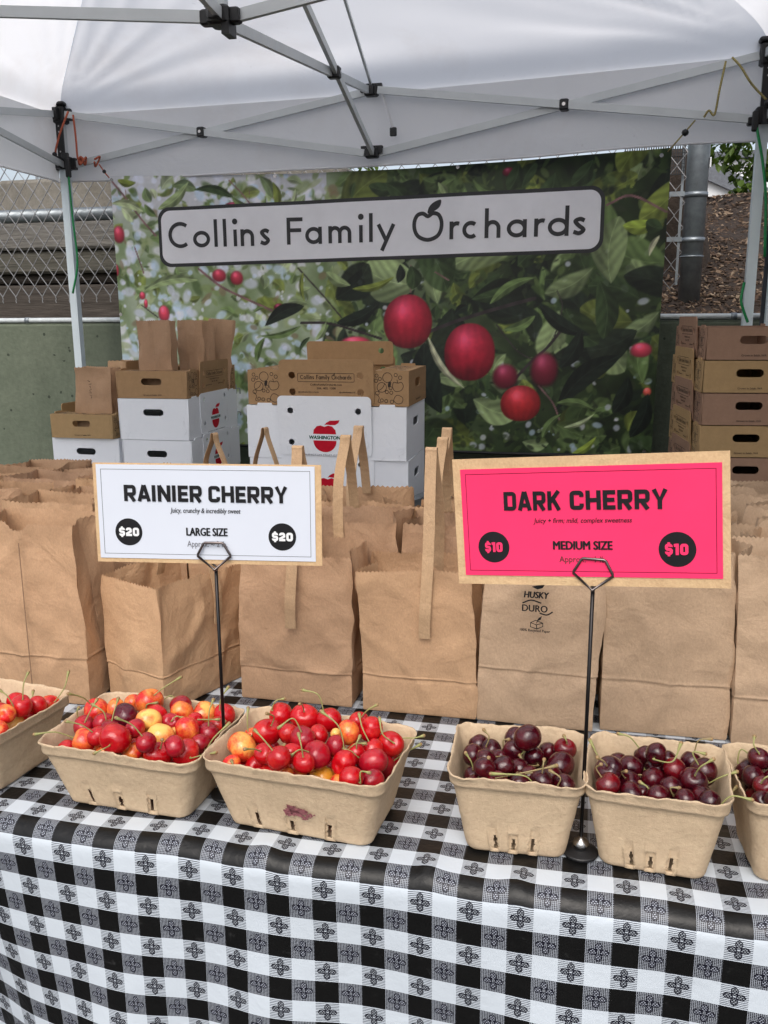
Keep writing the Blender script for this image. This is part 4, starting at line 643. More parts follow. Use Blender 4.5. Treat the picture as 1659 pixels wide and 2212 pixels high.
# ---------------------------------------------------------------- banner
BX0, BY, BZ0, BW, BH = -2.165, 3.03, .762, 2.437, 1.215
ban = empty('orchard_banner', (BX0, BY, BZ0), 0, 'large printed banner of an apple tree reading Collins Family Orchards behind the boxes', 'banner')
def paint():
    NX, NY = 620, 310; rng = np.random.default_rng(7)
    X, Y = np.meshgrid((np.arange(NX)+.5)/NX*BW, (np.arange(NY)+.5)/NY*BH)
    img = np.zeros((NY, NX, 3)); u = X/BW
    C = lambda *a: np.array(a, float)/255
    def vn(s, seed):
        r = np.random.default_rng(seed); n = int(BW/s)+3; m = int(BH/s)+3; g = r.random((m, n)); xi = X/s; yi = Y/s
        i = xi.astype(int); j = yi.astype(int); fx = xi-i; fy = yi-j; fx = fx*fx*(3-2*fx); fy = fy*fy*(3-2*fy)
        return (g[j, i]*(1-fx)+g[j, i+1]*fx)*(1-fy)+(g[j+1, i]*(1-fx)+g[j+1, i+1]*fx)*fy
    a = vn(.09, 1)*.6+vn(.04, 2)*.4; b = vn(.2, 3)
    dk = np.clip((u-.38)*2.6, 0, 1)
    top = np.clip((Y/BH-.80)/.1, 0, 1)*(u < .42)
    light = C(168, 176, 158); mid = C(98, 118, 72)
    L = light*a[..., None]+mid*(1-a[..., None]); D = C(54, 70, 38)*a[..., None]+C(20, 27, 17)*(1-a[..., None])
    img = L*(1-dk[..., None])+D*dk[..., None]; img = img*(1-top[..., None]*.85)+C(190, 190, 200)*top[..., None]*.85
    def region(cx, cy, r):
        i0, i1 = max(0, int((cx-r)/BW*NX)), min(NX, int((cx+r)/BW*NX)+2); j0, j1 = max(0, int((cy-r)/BH*NY)), min(NY, int((cy+r)/BH*NY)+2)
        return slice(j0, j1), slice(i0, i1)
    def over(sl, m, col):
        if m.size == 0: return
        m = m[..., None]; img[sl] = img[sl]*(1-m)+col*m
    def blob(cx, cy, rx, ry, ang, col, al, soft):
        sl = region(cx, cy, max(rx, ry)*1.6)
        x = X[sl]-cx; y = Y[sl]-cy; ca, sa = math.cos(ang), math.sin(ang); p = (x*ca+y*sa)/rx; q = (-x*sa+y*ca)/ry
        d = np.sqrt(p*p+q*q); over(sl, np.clip((1-d)/soft+.5, 0, 1)*al, col)
    def leaf(ax, ay, bx, by, w, col, soft=.004, al=1, vein=True):
        cx, cy = (ax+bx)/2, (ay+by)/2; L_ = math.hypot(bx-ax, by-ay); sl = region(cx, cy, L_*.62+w)
        dx, dy = (bx-ax)/L_, (by-ay)/L_; x = X[sl]-ax; y = Y[sl]-ay; t = (x*dx+y*dy)/L_; s = -x*dy+y*dx
        bend = .10*L_*np.sin(np.clip(t, 0, 1)*PI)*(1 if col[0]*1000 % 2 > 1 else -1); s = s-bend
        wd = w*.80*np.sin(np.clip(t, 0, 1)**.85*PI)**.8; m = np.clip((wd-np.abs(s))/soft, 0, 1)*(t > 0)*(t < 1)
        sh = 1+.20*np.sign(s)*np.clip(np.abs(s)/(w*.3+1e-6), 0, 1)+.10*np.sin((t*L_*110+np.abs(s)*160))*(vein)
        cc = np.clip(col*sh[..., None], 0, 1)
        if vein: v = np.clip(1-np.abs(s)/.0035, 0, 1)*.45; cc = cc*(1-v[..., None])+np.clip(col*1.5+.05, 0, 1)*v[..., None]
        mm = (m*al)[..., None]; img[sl] = img[sl]*(1-mm)+cc*mm
    pal = {'pale': C(142, 152, 116), 'pale2': C(118, 132, 92), 'mid': C(84, 102, 60), 'dark': C(44, 58, 34), 'black': C(23, 30, 24), 'olive': C(98, 108, 48), 'yell': C(122, 138, 56), 'cream': C(150, 150, 124)}
    for i in range(330):
        x = rng.random()*BW; y = rng.random()*BH; uu = x/BW; L_ = rng.uniform(.05, .13 if uu < .45 else .27); an = rng.random()*6.3
        k = ['pale2', 'mid', 'pale', 'mid', 'olive'][rng.integers(5)] if uu < .42 else ['dark', 'black', 'dark', 'mid', 'mid', 'black', 'olive', 'pale2'][rng.integers(8)]
        if y < .45 and uu < .42 and rng.random() < .35: continue
        leaf(x, y, x+L_*math.cos(an), y+L_*math.sin(an), L_*rng.uniform(.28, .48), pal[k]*rng.uniform(.85, 1.15), soft=rng.uniform(.003, .012), al=.85)
    # bokeh
    for i in range(2400):
        x = rng.random()*BW; y = rng.random()*BH; uu = x/BW; r = rng.uniform(.006, .036 if uu < .45 else .024)
        if rng.random() < (.70 if uu < .42 else (.10 if y > .5 else .16)) and not (uu > .42 and y > BH*.75):
            blob(x, y, r*.62, r*rng.uniform(.55, 1.1), rng.random()*3, C(*([(206, 210, 224), (196, 200, 214), (215, 215, 222), (182, 200, 218)][rng.integers(4)]))*(1 if uu < .5 else .9), .75, .5)
        else:
            c = [(118, 134, 82), (88, 108, 58), (150, 160, 118), (66, 84, 46), (120, 104, 80)][rng.integers(5)] if uu < .45 else [(60, 76, 40), (36, 48, 28), (88, 104, 58), (24, 30, 22), (46, 52, 36)][rng.integers(5)]
            blob(x, y, r*rng.uniform(.6, 1.5), r*rng.uniform(.3, .7), rng.random()*3.1, C(*c), .7, .5)
    for i in range(150):
        x = rng.random()*BW; y = rng.random()*BH; uu = x/BW; L_ = rng.uniform(.05, .13 if uu < .45 else .27); an = rng.random()*6.3
        k = ['pale2', 'mid', 'pale', 'mid', 'olive'][rng.integers(5)] if uu < .42 else ['dark', 'black', 'dark', 'mid', 'mid', 'black', 'olive', 'pale2'][rng.integers(8)]
        if uu < .42 and rng.random() < .4: continue
        leaf(x, y, x+L_*math.cos(an), y+L_*math.sin(an), L_*rng.uniform(.28, .48), pal[k]*rng.uniform(.85, 1.15), soft=rng.uniform(.003, .012), al=.85)
    for pts, w_, c in BANNER_BRANCHES:
        col = C(116, 84, 86) if c == 0 else C(50, 42, 44)
        P = crom([(p[0], p[1], 0) for p in pts], 4)
        for a_, b_ in zip(P[:-1], P[1:]):
            n = max(2, int((b_-a_).length/.004))
            for t in range(n):
                q = lerp(a_, b_, t/n); blob(q.x, q.y, w_*.5, w_*.5, 0, col*(1+.12*math.sin(q.x*90)), .9, .35)
    order = [a for a in BANNER_APPLES if a[4] in (0, 1, 2, 3)]
    def apple(x, y, rx, ry, k):
        sl = region(x, y, max(rx, ry)*1.15); p = (X[sl]-x)/rx; q = (Y[sl]-y)/ry; d = np.sqrt(np.abs(p)**2.15+np.abs(q+.04*p*p)**2.15)
        base = {0: C(165, 45, 62), 1: C(190, 58, 78), 2: C(108, 24, 42), 3: C(205, 85, 70), 4: C(160, 26, 46), 5: C(172, 34, 38)}[k]
        hl = np.exp(-((p+.1)**2*2.2+(q-.55)**2*3))*.7+.9*np.exp(-((p+.22)**2*14+(q-.42)**2*10)); dkk = np.clip(.5-q*.45-.1, 0, 1.2)+(.9*np.exp(-((p-.05)**2*22+(q+.62)**2*30)) if k == 4 and ry > .12 else 0)
        st = (.05*np.sin(p*16/(1.05-np.clip(np.abs(q), 0, .9)*.5))+.22*(vn(.03, 31)[sl]-.5)+.10*(vn(.010, 32)[sl]-.5))*(k > 3)
        cc = base*(1.12-.55*d[..., None]**2*.8-.25*dkk[..., None]+st[..., None]*.5)+hl[..., None]*C(70, 48, 60)*.75
        m = np.clip((1-d)/(.05 if k > 3 else .27), 0, 1)[..., None]; img[sl] = img[sl]*(1-m)+np.clip(cc, 0, 1)*m
    for a_ in order: apple(*a_)
    for (ax, ay), (bx, by), w_, c in BANNER_LEAVES: leaf(ax, ay, bx, by, w_, pal[c], soft=.0035)
    for a_ in [a for a in BANNER_APPLES if a[4] > 3]: apple(*a_)
    # dirt and paper grain
    img *= (1+.05*(vn(.012, 9)-.5)+.10*(vn(.3, 10)-.5))[..., None]
    return NX, NY, np.clip(img, 0, 1)
NX, NY, img = paint()
def bulge(u, v): return -.012*math.sin(u*9+1)*(.3+.7*(1-v))-.010*math.sin(PI*u)*(1-v)+.004*math.sin(u*31+v*3)
def btop(u): return .0+.018*math.sin(PI*u)*-1
us = np.arange(NX+1)/NX; vs_ = np.arange(NY+1)/NY; U, V = np.meshgrid(us, vs_)
Xc = U*BW+.010*(V)*(U)-.018*np.sin(PI*V)*(U > .97)*0; Yc = -.012*np.sin(U*9+1)*(.3+.7*(1-V))-.010*np.sin(PI*U)*(1-V)+.004*np.sin(U*31+V*3); Zc = V*BH+V*(.012*U-.030*np.sin(PI*U)*1)
me = bpy.data.meshes.new('banner_sheet'); idx = np.arange((NX+1)*(NY+1)).reshape(NY+1, NX+1)
q = np.stack([idx[:-1, :-1], idx[:-1, 1:], idx[1:, 1:], idx[1:, :-1]], -1).reshape(-1)
nf = NX*NY; me.vertices.add((NX+1)*(NY+1)); me.vertices.foreach_set('co', np.stack([Xc, Yc, Zc], -1).ravel())
me.loops.add(nf*4); me.loops.foreach_set('vertex_index', q.astype(np.int32)); me.polygons.add(nf)
me.polygons.foreach_set('loop_start', np.arange(0, nf*4, 4, dtype=np.int32)); me.polygons.foreach_set('loop_total', np.full(nf, 4, dtype=np.int32)); me.update(calc_edges=True)
L_ = np.where(img <= .04045, img/12.92, ((img+.055)/1.055)**2.4)*BANNER_GAIN
pad = np.pad(L_, ((0, 1), (0, 1), (0, 0)), 'edge'); rgba = np.concatenate([pad, np.ones((NY+1, NX+1, 1))], -1).astype(np.float32)
ca = me.color_attributes.new('print', 'FLOAT_COLOR', 'POINT'); ca.data.foreach_set('color', rgba.ravel())
t = NT('printed_vinyl'); g = t.n('Attribute'); g.attribute_name = 'print'; t.l(g.outputs['Color'], t.b.inputs['Base Color']); t.set(Roughness=.45, Specular_IOR_Level=.35); M_BANNER = t.m
me.materials.append(M_BANNER); me.polygons.foreach_set('use_smooth', [True]*nf); link('banner_sheet', me, ban)
M_SIGNW = plain('banner_sign_white', (.86, .86, .90), .5, vary=.06, scale=5); M_SIGNK = plain('banner_sign_black', (.022, .022, .026), .5)
def bend_y(m):     # follow the sheet's waves
    n = len(m.vertices); co = np.zeros(n*3); m.vertices.foreach_get('co', co); co = co.reshape(-1, 3)
    U = (co[:, 0]-BX0)/BW; V = (co[:, 2]-BZ0)/BH
    Y = -.012*np.sin(U*9+1)*(.3+.7*(1-V))-.010*np.sin(PI*U)*(1-V)+.004*np.sin(U*31+V*3)
    co[:, 1] += Y; co[:, 0] -= BX0; co[:, 2] -= BZ0; m.vertices.foreach_set('co', co.ravel()); m.update()
def slope(pts, x0, k): return [(p[0], p[1]+(p[0]-x0)*k) for p in pts]
def dense(o, step=.03):
    r_ = []
    for a_, b_ in zip(o, o[1:]+o[:1]):
        n = max(1, int(math.hypot(b_[0]-a_[0], b_[1]-a_[1])/step)); r_ += [(a_[0]+(b_[0]-a_[0])*i/n, a_[1]+(b_[1]-a_[1])*i/n) for i in range(n)]
    return r_
def sheet(x0, x1, z0, z1, rad, yoff, name, mat, k):     # rounded plate as a fine strip grid so that it can bend
    n = 90; vs = []; fs = []
    for i in range(n+1):
        x = x0+(x1-x0)*(i/n if 0 else .5-.5*math.cos(PI*i/n)); d = min(x-x0, x1-x); c = rad-math.sqrt(max(0, rad*rad-(rad-d)**2)) if d < rad else 0
        vs += [(x, yoff, z0+c+(x-x0)*k), (x, yoff, z1-c+(x-x0)*k)]
    for i in range(n): fs.append((2*i, 2*i+2, 2*i+3, 2*i+1))
    m = mesh(name, vs, fs, mat=mat); bend_y(m); return link(name, m, ban)
SL = .0125
sheet(-1.937, .034, 1.571, 1.832, .055, -.0012, 'sign_border', M_SIGNK, SL); sheet(-1.922, .019, 1.586, 1.817, .045, -.0024, 'sign_face', M_SIGNW, SL)
ink = Ink(); W_ = .0163; XH, CAP, ASC = .072, .114, .119
GL = [('C', -1.889, -1.779, 1.654), ('o', -1.772, -1.69, 1.655), ('l', -1.667, -1.656, 1.656), ('l', -1.623, -1.612, 1.656), ('i', -1.573, -1.562, 1.656), ('n', -1.542, -1.478, 1.656), ('s', -1.451, -1.404, 1.657), ('F', -1.327, -1.254, 1.658), ('a', -1.243, -1.166, 1.658), ('m', -1.136, -1.031, 1.659), ('i', -0.993, -0.982, 1.659), ('l', -0.948, -0.938, 1.66), ('y', -0.918, -0.835, 1.66), ('O', -0.76, -0.628, 1.661), ('r', -0.6, -0.557, 1.662), ('c', -0.545, -0.475, 1.662), ('h', -0.451, -0.385, 1.663), ('a', -0.359, -0.277, 1.663), ('r', -0.247, -0.203, 1.664), ('d', -0.191, -0.106, 1.664), ('s', -0.091, -0.037, 1.665)]
def glyph(ink, ch, x0, x1, z, w, XH, CAP, ASC):
    h = w/2; xa, xb = x0+h, x1-h; cx = (xa+xb)/2; ry = XH/2-h; cz = z+XH/2
    S = lambda p, c=False: ink.stroke(p, w, c)
    if ch == 'C': R0 = CAP/2-h; S(arc(xa+R0, z+CAP/2, R0, R0, 52, 308, 30))
    elif ch == 'o': S(arc(cx, cz, (xb-xa)/2, ry, 0, 350, 35), True)
    elif ch == 'c': r0 = ry; S(arc(xa+r0, cz, r0, r0, 50, 310, 26))
    elif ch == 'l': S([((x0+x1)/2, z), ((x0+x1)/2, z+ASC)])
    elif ch == 'i':
        m = (x0+x1)/2; S([(m, z), (m, z+XH)]); ink.fill(circ(m, z+XH+w*2.1, w*.78, 14))
    elif ch == 'n': r0 = (xb-xa)/2; S([(xa, z), (xa, z+XH)]); S([(xb, z)]+arc(cx, z+XH-h-r0, r0, r0, 0, 180, 16))
    elif ch == 'm':
        r0 = (xb-xa)/4; S([(xa, z), (xa, z+XH)])
        for c in (xa+r0, xa+3*r0): S([(c+r0, z)]+arc(c, z+XH-h-r0, r0, r0, 0, 180, 14))
    elif ch == 'h': r0 = (xb-xa)/2; S([(xa, z), (xa, z+ASC)]); S([(xb, z)]+arc(cx, z+XH-h-r0, r0, r0, 0, 180, 16))
    elif ch == 'r': S([(xa, z), (xa, z+XH)]); S(arc(xa+(xb-xa)*.9, z+XH*.55, (xb-xa)*.9, XH*.45-h, 68, 180, 12))
    elif ch in 'ad': r0 = (xb-xa)/2; S(arc(cx, cz, r0, ry, 0, 350, 35), True); S([(xb, z), (xb, z+(XH if ch == 'a' else ASC))])
    elif ch == 'F': S([(xa, z), (xa, z+CAP)]); S([(xa, z+CAP-h), (x1, z+CAP-h)]); S([(xa, z+CAP*.53), (x1-w*.4, z+CAP*.53)])
    elif ch == 'y': S([(xa, z+XH), ((xa+xb)/2+.1*(xb-xa)*0, z+h*.6)]); S([(xb, z+XH), (xa+(xb-xa)*.22, z-XH*.52)])
    elif ch == 's':
        W2 = x1-x0; S([(p.x, p.y) for p in crom([(x0+W2*.88, z+XH*.80, 0), (x0+W2*.55, z+XH-h, 0), (x0+W2*.2, z+XH*.77, 0), (x0+W2*.45, z+XH*.54, 0), (x0+W2*.82, z+XH*.30, 0), (x0+W2*.5, z+h, 0), (x0+W2*.08, z+XH*.2, 0)], 5)])
    elif ch == 'O':
        H2 = CAP*1.08; W2 = x1-x0; c = (x0+x1)/2; f = [(0, .36), (.17, .46), (.36, .40), (.46, .16), (.44, -.14), (.30, -.37), (.0, -.48), (-.30, -.37), (-.44, -.14), (-.46, .16), (-.36, .40), (-.17, .46)]
        S([(p.x, p.y) for p in crom([(c+a*W2*.97, z+H2*.46+b*H2*.93, 0) for a, b in f], 4, True)], True)
        L0 = [(c+W2*.0, z+H2*.88), (c+W2*.03, z+H2*1.08), (c+W2*.18, z+H2*1.24), (c+W2*.42, z+H2*1.32), (c+W2*.40, z+H2*1.12), (c+W2*.25, z+H2*.98)]
        ink.fill([(p.x, p.y) for p in crom([(a, b, 0) for a, b in L0], 4, True)])
for g_ in GL: glyph(ink, g_[0], g_[1], g_[2], g_[3], W_, XH, CAP, ASC)
m = mesh('lettering', [(v[0], v[1]-.0036, v[2]) for v in ink.v], ink.f, mat=M_SIGNK); bend_y(m); link('lettering', m, ban)
# small white words low on the banner, mostly hidden by boxes
for s_, x0, x1, z0, z1 in (('th', -1.615, -1.565, 1.0, 1.045), ('m', -1.615, -1.565, .90, .93)):
    m = text_mesh('lettering', s_, (x0-BX0, x1-BX0, z0-BZ0, z1-BZ0), plain('pale_print', (.25, .27, .27), .6)); link('lettering', m, ban, loc=(0, -.024, 0))
for (x, z) in ((.02, BH-.02), (.8, BH-.035), (1.6, BH-.03), (BW-.03, BH-.02), (BW-.03, .02), (.02, .6)): MB().tube([(x, -.026, z), (x, -.029, z)], .008, 10).build('eyelet', M_STEEL, ban)
hem = MB(); hem.tube([(Xc[0, i], Yc[0, i], -.006) for i in range(0, NX+1, 20)], .007, 6); hem.build('bottom_hem', M_BLACKPL, ban, smooth=True)

# ---------------------------------------------------------------- cartons
def slot(cx, cz, w, h, n=8): return arc(cx+w/2-h/2, cz, h/2, h/2, -90, 90, n)+arc(cx-w/2+h/2, cz, h/2, h/2, 90, 270, n)
def fruit_print(ink, ox, oz, s, seed=0):
    r0 = random.Random(seed); w = .0016
    def C(x, y, r, ww=w): ink.stroke([(ox+p[0]*s, oz+p[1]*s) for p in circ(x, y, r, 14)], ww, True)
    def P(pts, close=True, ww=w): ink.stroke([(ox+p.x*s, oz+p.y*s) for p in crom([(a, b, 0) for a, b in pts], 4, close)], ww, close)
    lay = r0.choice([0, 1])
    for x, y, r in [(.14, .90, .05), (.12, .74, .055), (.24, .80, .05), (.74, .92, .05), (.88, .84, .055), (.58, .52, .05), (.46, .40, .05), (.60, .38, .05), (.44, .12, .05), (.30, .14, .05), (.62, .10, .055)]: C(x, y if not lay else 1.02-y, r)
    C(.48, .84, .15); C(.30, .54, .15); ink_l = (.30, .54)
    P([(.2, .44), (.32, .52), (.40, .66)], False)
    P([(.78, .68), (.68, .70), (.64, .58), (.70, .44), (.80, .42), (.92, .46), (.98, .58), (.92, .70), (.84, .68)]); P([(.80, .68), (.78, .78)], False)
    P([(.84, .30), (.74, .28), (.68, .14), (.80, .04), (.94, .08), (.96, .22)])
    P([(.14, .34), (.22, .22), (.18, .10), (.28, .06)], False); C(.16, .36, .06)
    ink.fill([(ox+a*s, oz+b*s) for a, b in [(.52, .72), (.60, .70), (.58, .58), (.50, .54), (.49, .62)]])
def carton(name, L, W, H, mat, kind, tall=0):
    root = empty(name); th = .004; tray = kind == 'tray'
    ph = (H+.030) if tray else H+tall; z0 = 0 if tray else .011; pw = .582*L
    sx = L/.5
    # ends
    em = panel_mesh('end_panel', [(-W/2+.002, 0), (W/2-.002, 0), (W/2-.002, H-.002), (-W/2+.002, H-.002)], [slot(0, H*(.60 if tray else .66), W*.29, W*.088)], th, mat)
    for sg in (1, -1):
        o = link('end_panel', em, root, (sg*(L/2-.003), 0, 0), (0, 0, R(90)*sg))
        if tray:
            tm = text_mesh('lettering', 'Grown in Selah, WA', (-W*.12, W*.14, .010, .016), M_INK_G, .01); link('lettering', tm, o, (0, -.0032, 0))
    for sg in (1, -1):
        rz = 0 if sg == 1 else PI; yy = -W/2+.002
        for k in (-1, 1):
            xa = -L/2+.001 if k < 0 else pw/2-.012; xb = -pw/2+.012 if k < 0 else L/2-.001; m = (xa+xb)/2
            o_ = [(xa, 0), (xb, 0), (xb, H-.002), (m+.024, H-.002), (m+.022, H+.005), (m-.022, H+.005), (m-.024, H-.002), (xa, H-.002)]
            pm = panel_mesh('side_panel', o_, [], th, mat); e = Vector((0, yy, 0)) if sg == 1 else Vector((0, -yy, 0))
            o = link('side_panel', pm, root, e, (0, 0, rz))
            if tray:
                ik = Ink(); fruit_print(ik, xa+.006, .004, min(H, xb-xa)*.9, k+sg*3); ik.build('fruit_print', M_INK_G, o, (0, -.0026, 0))
        hx, hz = .1055*sx, ((.089, .040) if tray else (.136, .040))
        hz = [z*H/(.105 if tray else .162) for z in hz]
        pm = panel_mesh('centre_panel', rrect(-pw/2, pw/2, 0, ph, .014), [circ(i*hx, z, .0095*(1.1 if tray else 1), 16) for i in (-1, 1) for z in hz], .0035, mat)
        y2 = (-W/2-.0025)*sg
        o = link('centre_panel', pm, root, (0, y2, z0), ((R(3.6) if tray else R(3.4) if tall else 0), 0, rz))
        if tray:
            if sg == -1 and name.startswith('brown'): pass
            ik = Ink(); ik.stroke(rrect(-.087*sx, .087*sx, .071, .096, .003, 3), .0013, True)
            x = -.080*sx; full = [('C', .0165), ('o', .0125), ('l', .005), ('l', .005), ('i', .005), ('n', .011), ('s', .009), (' ', .008), ('F', .0105), ('a', .0125), ('m', .016), ('i', .005), ('l', .005), ('y', .0115), (' ', .008), ('O', .0175), ('r', .0075), ('c', .011), ('h', .011), ('a', .0125), ('r', .0075), ('d', .0125), ('s', .009)]
            k = .160*sx/sum(a[1] for a in full)
            for ch, ww in full:
                if ch != ' ': glyph(ik, ch, x+.0005, x+ww*k-.0010, .0785, .0017, .0085, .0125, .0135)
                x += ww*k
            ik.build('lettering', M_INK_G, o, (0, -.0024, 0))
            for s_, a in (('CollinsFamilyOrchards.com', (-.049, .049, .060, .0655)), ('206. 402. 1200', (-.029, .03, .049, .055)), ('@collinsfamilyorchards', (-.087, -.023, .0385, .0425)), ('@collinsfamilyorch', (.04, .089, .0385, .0425))):
                link('lettering', text_mesh('lettering', s_, (a[0]*sx, a[1]*sx, a[2], a[3]), M_INK_G, .03), o, (0, -.0024, 0))
        else:
            ik = Ink(); k = H/.167
            T = [(-.036, .0775), (-.034, .090), (-.024, .101), (-.012, .1035), (0, .0995), (.012, .1035), (.024, .101), (.034, .090), (.036, .0775)]
            ik.fill([(a, b-z0) for a, b in T])
            Bt = [(-.036, .0575)]+[(.036*math.sin(R(a)), .056-.034*math.cos(R(a))) for a in range(-80, 81, 10)]+[(.036, .0575)]
            ik.fill([(a, b-z0) for a, b in Bt])
            ik.fill([(a, b-z0) for a, b in [(.0, .1045), (.006, .112), (.018, .1185), (.034, .119), (.048, .1205), (.044, .112), (.034, .1055), (.018, .105), (.006, .1065)]])
            lo = ik.build('apple_logo', M_RED_INK, o, (0, -.0022, 0))
            tm = text_mesh('lettering', 'WASHINGTON', (-.049, .049, .062-z0, .0728-z0), M_GREEN_INK, .06, .15); link('lettering', tm, o, (0, -.0024, 0))
            tb = text_mesh('lettering', 'WASHINGTON FRUIT COMMISSION', (-.085, .09, .001, .005), M_INK_L, .02); link('lettering', tb, o, (0, -.0024, 0))
    b = MB(); b.box((0, 0, .004), (L-.012, W-.012, .004)); b.build('bottom', mat, root)
    for sg in (-1, 1):
        b = MB(); b.box((sg*(L/2-L*.115), 0, H-.0045), (L*.20, W-.012, .003)); fl = b.build('top_flap', mat, root)
        if tray:
            ik = Ink()
            for q in range(3): fruit_print(ik, -L*.09, -W/2+.02+q*.085, .08, q+sg)
            p = ik.build('fruit_print', M_INK_G, fl, (sg*(L/2-L*.115), 0, H-.0022), (R(-90), 0, 0))
    if not tray:
        b = MB(); b.box((0, 0, H-.0045), (L*.56, W-.012, .003)); b.build('lid', mat, root)
    return root
white0 = carton('white_apple_carton', .5, .295, .162, M_WHITEBOX, 'white'); whiteT = carton('white_apple_carton', .5, .295, .162, M_WHITEBOX, 'white', .018)
tray0 = carton('brown_fruit_tray', .5, .295, .106, M_CARD, 'tray')
trayR = carton('brown_fruit_tray', .47, .272, .096, M_CARD_R, 'tray'); trayY = carton('brown_fruit_tray', .47, .272, .096, M_CARD_Y, 'tray')
used = set()
def put(proto, x, y, z, rz, label, cat, group):
    o = proto if proto not in used else copy_tree(proto); used.add(proto)
    o.location = (x, y, z); o.rotation_euler = (0, 0, rz); return tag(o, label, cat, group)
def pallet(x, y, w, d, h, label):
    p = empty('wooden_pallet', (x, y, 0), 0, label, 'pallet', 'pallets under the carton stacks')
    for k in range(5): b = MB(); b.box((-w/2+.05+(w-.1)*k/4, 0, h-.009), (.085, d, .018), bev=.002); link('plank', mesh('plank', b.v, b.f, mat=M_PALLET), p)
    for k in (-1, 0, 1): b = MB(); b.box((0, k*(d/2-.05), (h-.019)/2), (w, .08, h-.019)); link('bearer', mesh('bearer', b.v, b.f, mat=M_PALLET), p)
pallet(-1.80, 2.55, .70, .6, .068, 'wooden pallet under the white carton stacks at left'); pallet(.41, 2.24, .5, .62, .048, 'wooden pallet under the tall stack of brown trays at right')
ords = ['bottom', 'second from the bottom', 'third from the bottom', 'fourth from the bottom', 'second from the top', 'top']
rnd = random.Random(4)
for k in range(6): put(white0, -1.642+rnd.uniform(-.004, .004)-(.004 if k == 5 else 0), 2.55, .068+k*.162, R(90)+rnd.uniform(-.012, .012)+R(1), f'white apple carton, {ords[k]} carton of the taller left stack', 'carton', 'white cartons in the left stacks')
for k in range(5): put(white0, -1.952+rnd.uniform(-.003, .003), 2.56, .068+k*.162, R(90)+rnd.uniform(-.008, .008), f'white apple carton, number {["one at the bottom", "two up from the floor", "three up, in the middle", "four up", "five up, under the tan tray"][k]} of the shorter left stack', 'carton', 'white cartons in the left stacks')
put(tray0, -1.648, 2.55, .068+6*.162, R(91), 'brown fruit tray holding upright paper bags on the taller left stack', 'tray', 'brown trays on white cartons')
trY = put(trayY, -1.955, 2.53, .068+5*.162, R(90), 'tan fruit tray with a tall paper bag on the shorter left stack', 'tray', 'brown trays on white cartons')
put(white0, -.765, 1.855, .760, R(1), 'white apple carton with red apple mark at the bottom of the middle stack', 'carton', 'white cartons in the middle stack')
put(whiteT, -.766, 1.850, .922, R(0), 'white apple carton with red apple mark under the brown tray in the middle', 'carton', 'white cartons in the middle stack')
mt = put(tray0, -.762, 1.855, 1.084, R(.6), 'printed brown fruit tray with raised rear flap topping the middle stack', 'tray', 'brown trays on white cartons')
rf = panel_mesh('rear_flap', rrect(-.145, .145, 0, .075, .012), [circ(.105, .045, .0095)], .0035, M_CARD); link('rear_flap', rf, mt, (.0, .135, .107), (R(6), 0, 0))
names = ['at the floor', 'two up from the floor', 'three up from the floor', 'four up from the floor', 'five up from the floor', 'six up from the floor', 'ninth from the top'[:0]+'seventh from the top', 'sixth from the top, behind the bags', 'fifth from the top, beside the pink sign', 'fourth from the top', 'third from the top', 'second from the top', 'open tray at the top']
for k in range(13):
    pr = trayR if k % 2 == 0 else trayY
    put(pr, .445+rnd.uniform(-.004, .004)+.004*(12-k)/12, 2.215, .048+k*.097, R(96)+rnd.uniform(-.012, .012), f'{"reddish" if k%2==0 else "yellowish"} brown fruit tray, {names[k]} of the right stack', 'tray', 'brown trays stacked at the right')
# folding table below the middle stack
def table(x0, x1, y0, y1, h, label, mat=M_TABLE):
    t = empty('folding_table', ((x0+x1)/2, (y0+y1)/2, 0), 0, label, 'table', 'folding tables of the stall'); w, d = x1-x0, y1-y0
    MB().box((0, 0, h-.02), (w, d, .038), bev=.008).build('tabletop', mat, t)
    for sx in (-1, 1):
        for sy in (-1, 1): MB().tube([(sx*(w/2-.12), sy*(d/2-.08), h-.04), (sx*(w/2-.12), sy*(d/2-.06), 0)], .014, 8).build('leg', M_BLACKMETAL, t, smooth=True)
table(-1.30, -.40, 1.62, 2.34, .758, 'dark folding table carrying the middle carton stack')
table(-1.25, .95, .03, .745, .756, 'long folding table under the checked cloth at the front')
table(-1.45, .95, .77, 1.50, .756, 'second folding table behind, covered with paper bags')
b = MB(); b.bar((-.545, 1.56, .785), (-.40, 1.95, .80), .035, .045)
tag(b.build('dark_metal_rail', M_GALV), 'dark metal rail sticking out beside the middle carton stack', 'rail')
for k, (x, y, rz, lab) in enumerate(((-.55, 1.5, .3, 'lower flat brown paper pad lying in front of the middle cartons'), (-.52, 1.49, .1, 'upper flat brown paper pad in front of the middle cartons'), (-.62, 1.47, -.2, 'topmost flat brown paper pad before the middle cartons'))):
    b = MB(); b.box((0, 0, .012), (.17-.02*k, .11, .022), bev=.003); tag(b.build('paper_pad', M_CARD, loc=(x, y-.05, .757+k*.024), rot=(0, 0, rz)), lab, 'pad', 'flat brown pads by the middle cartons')

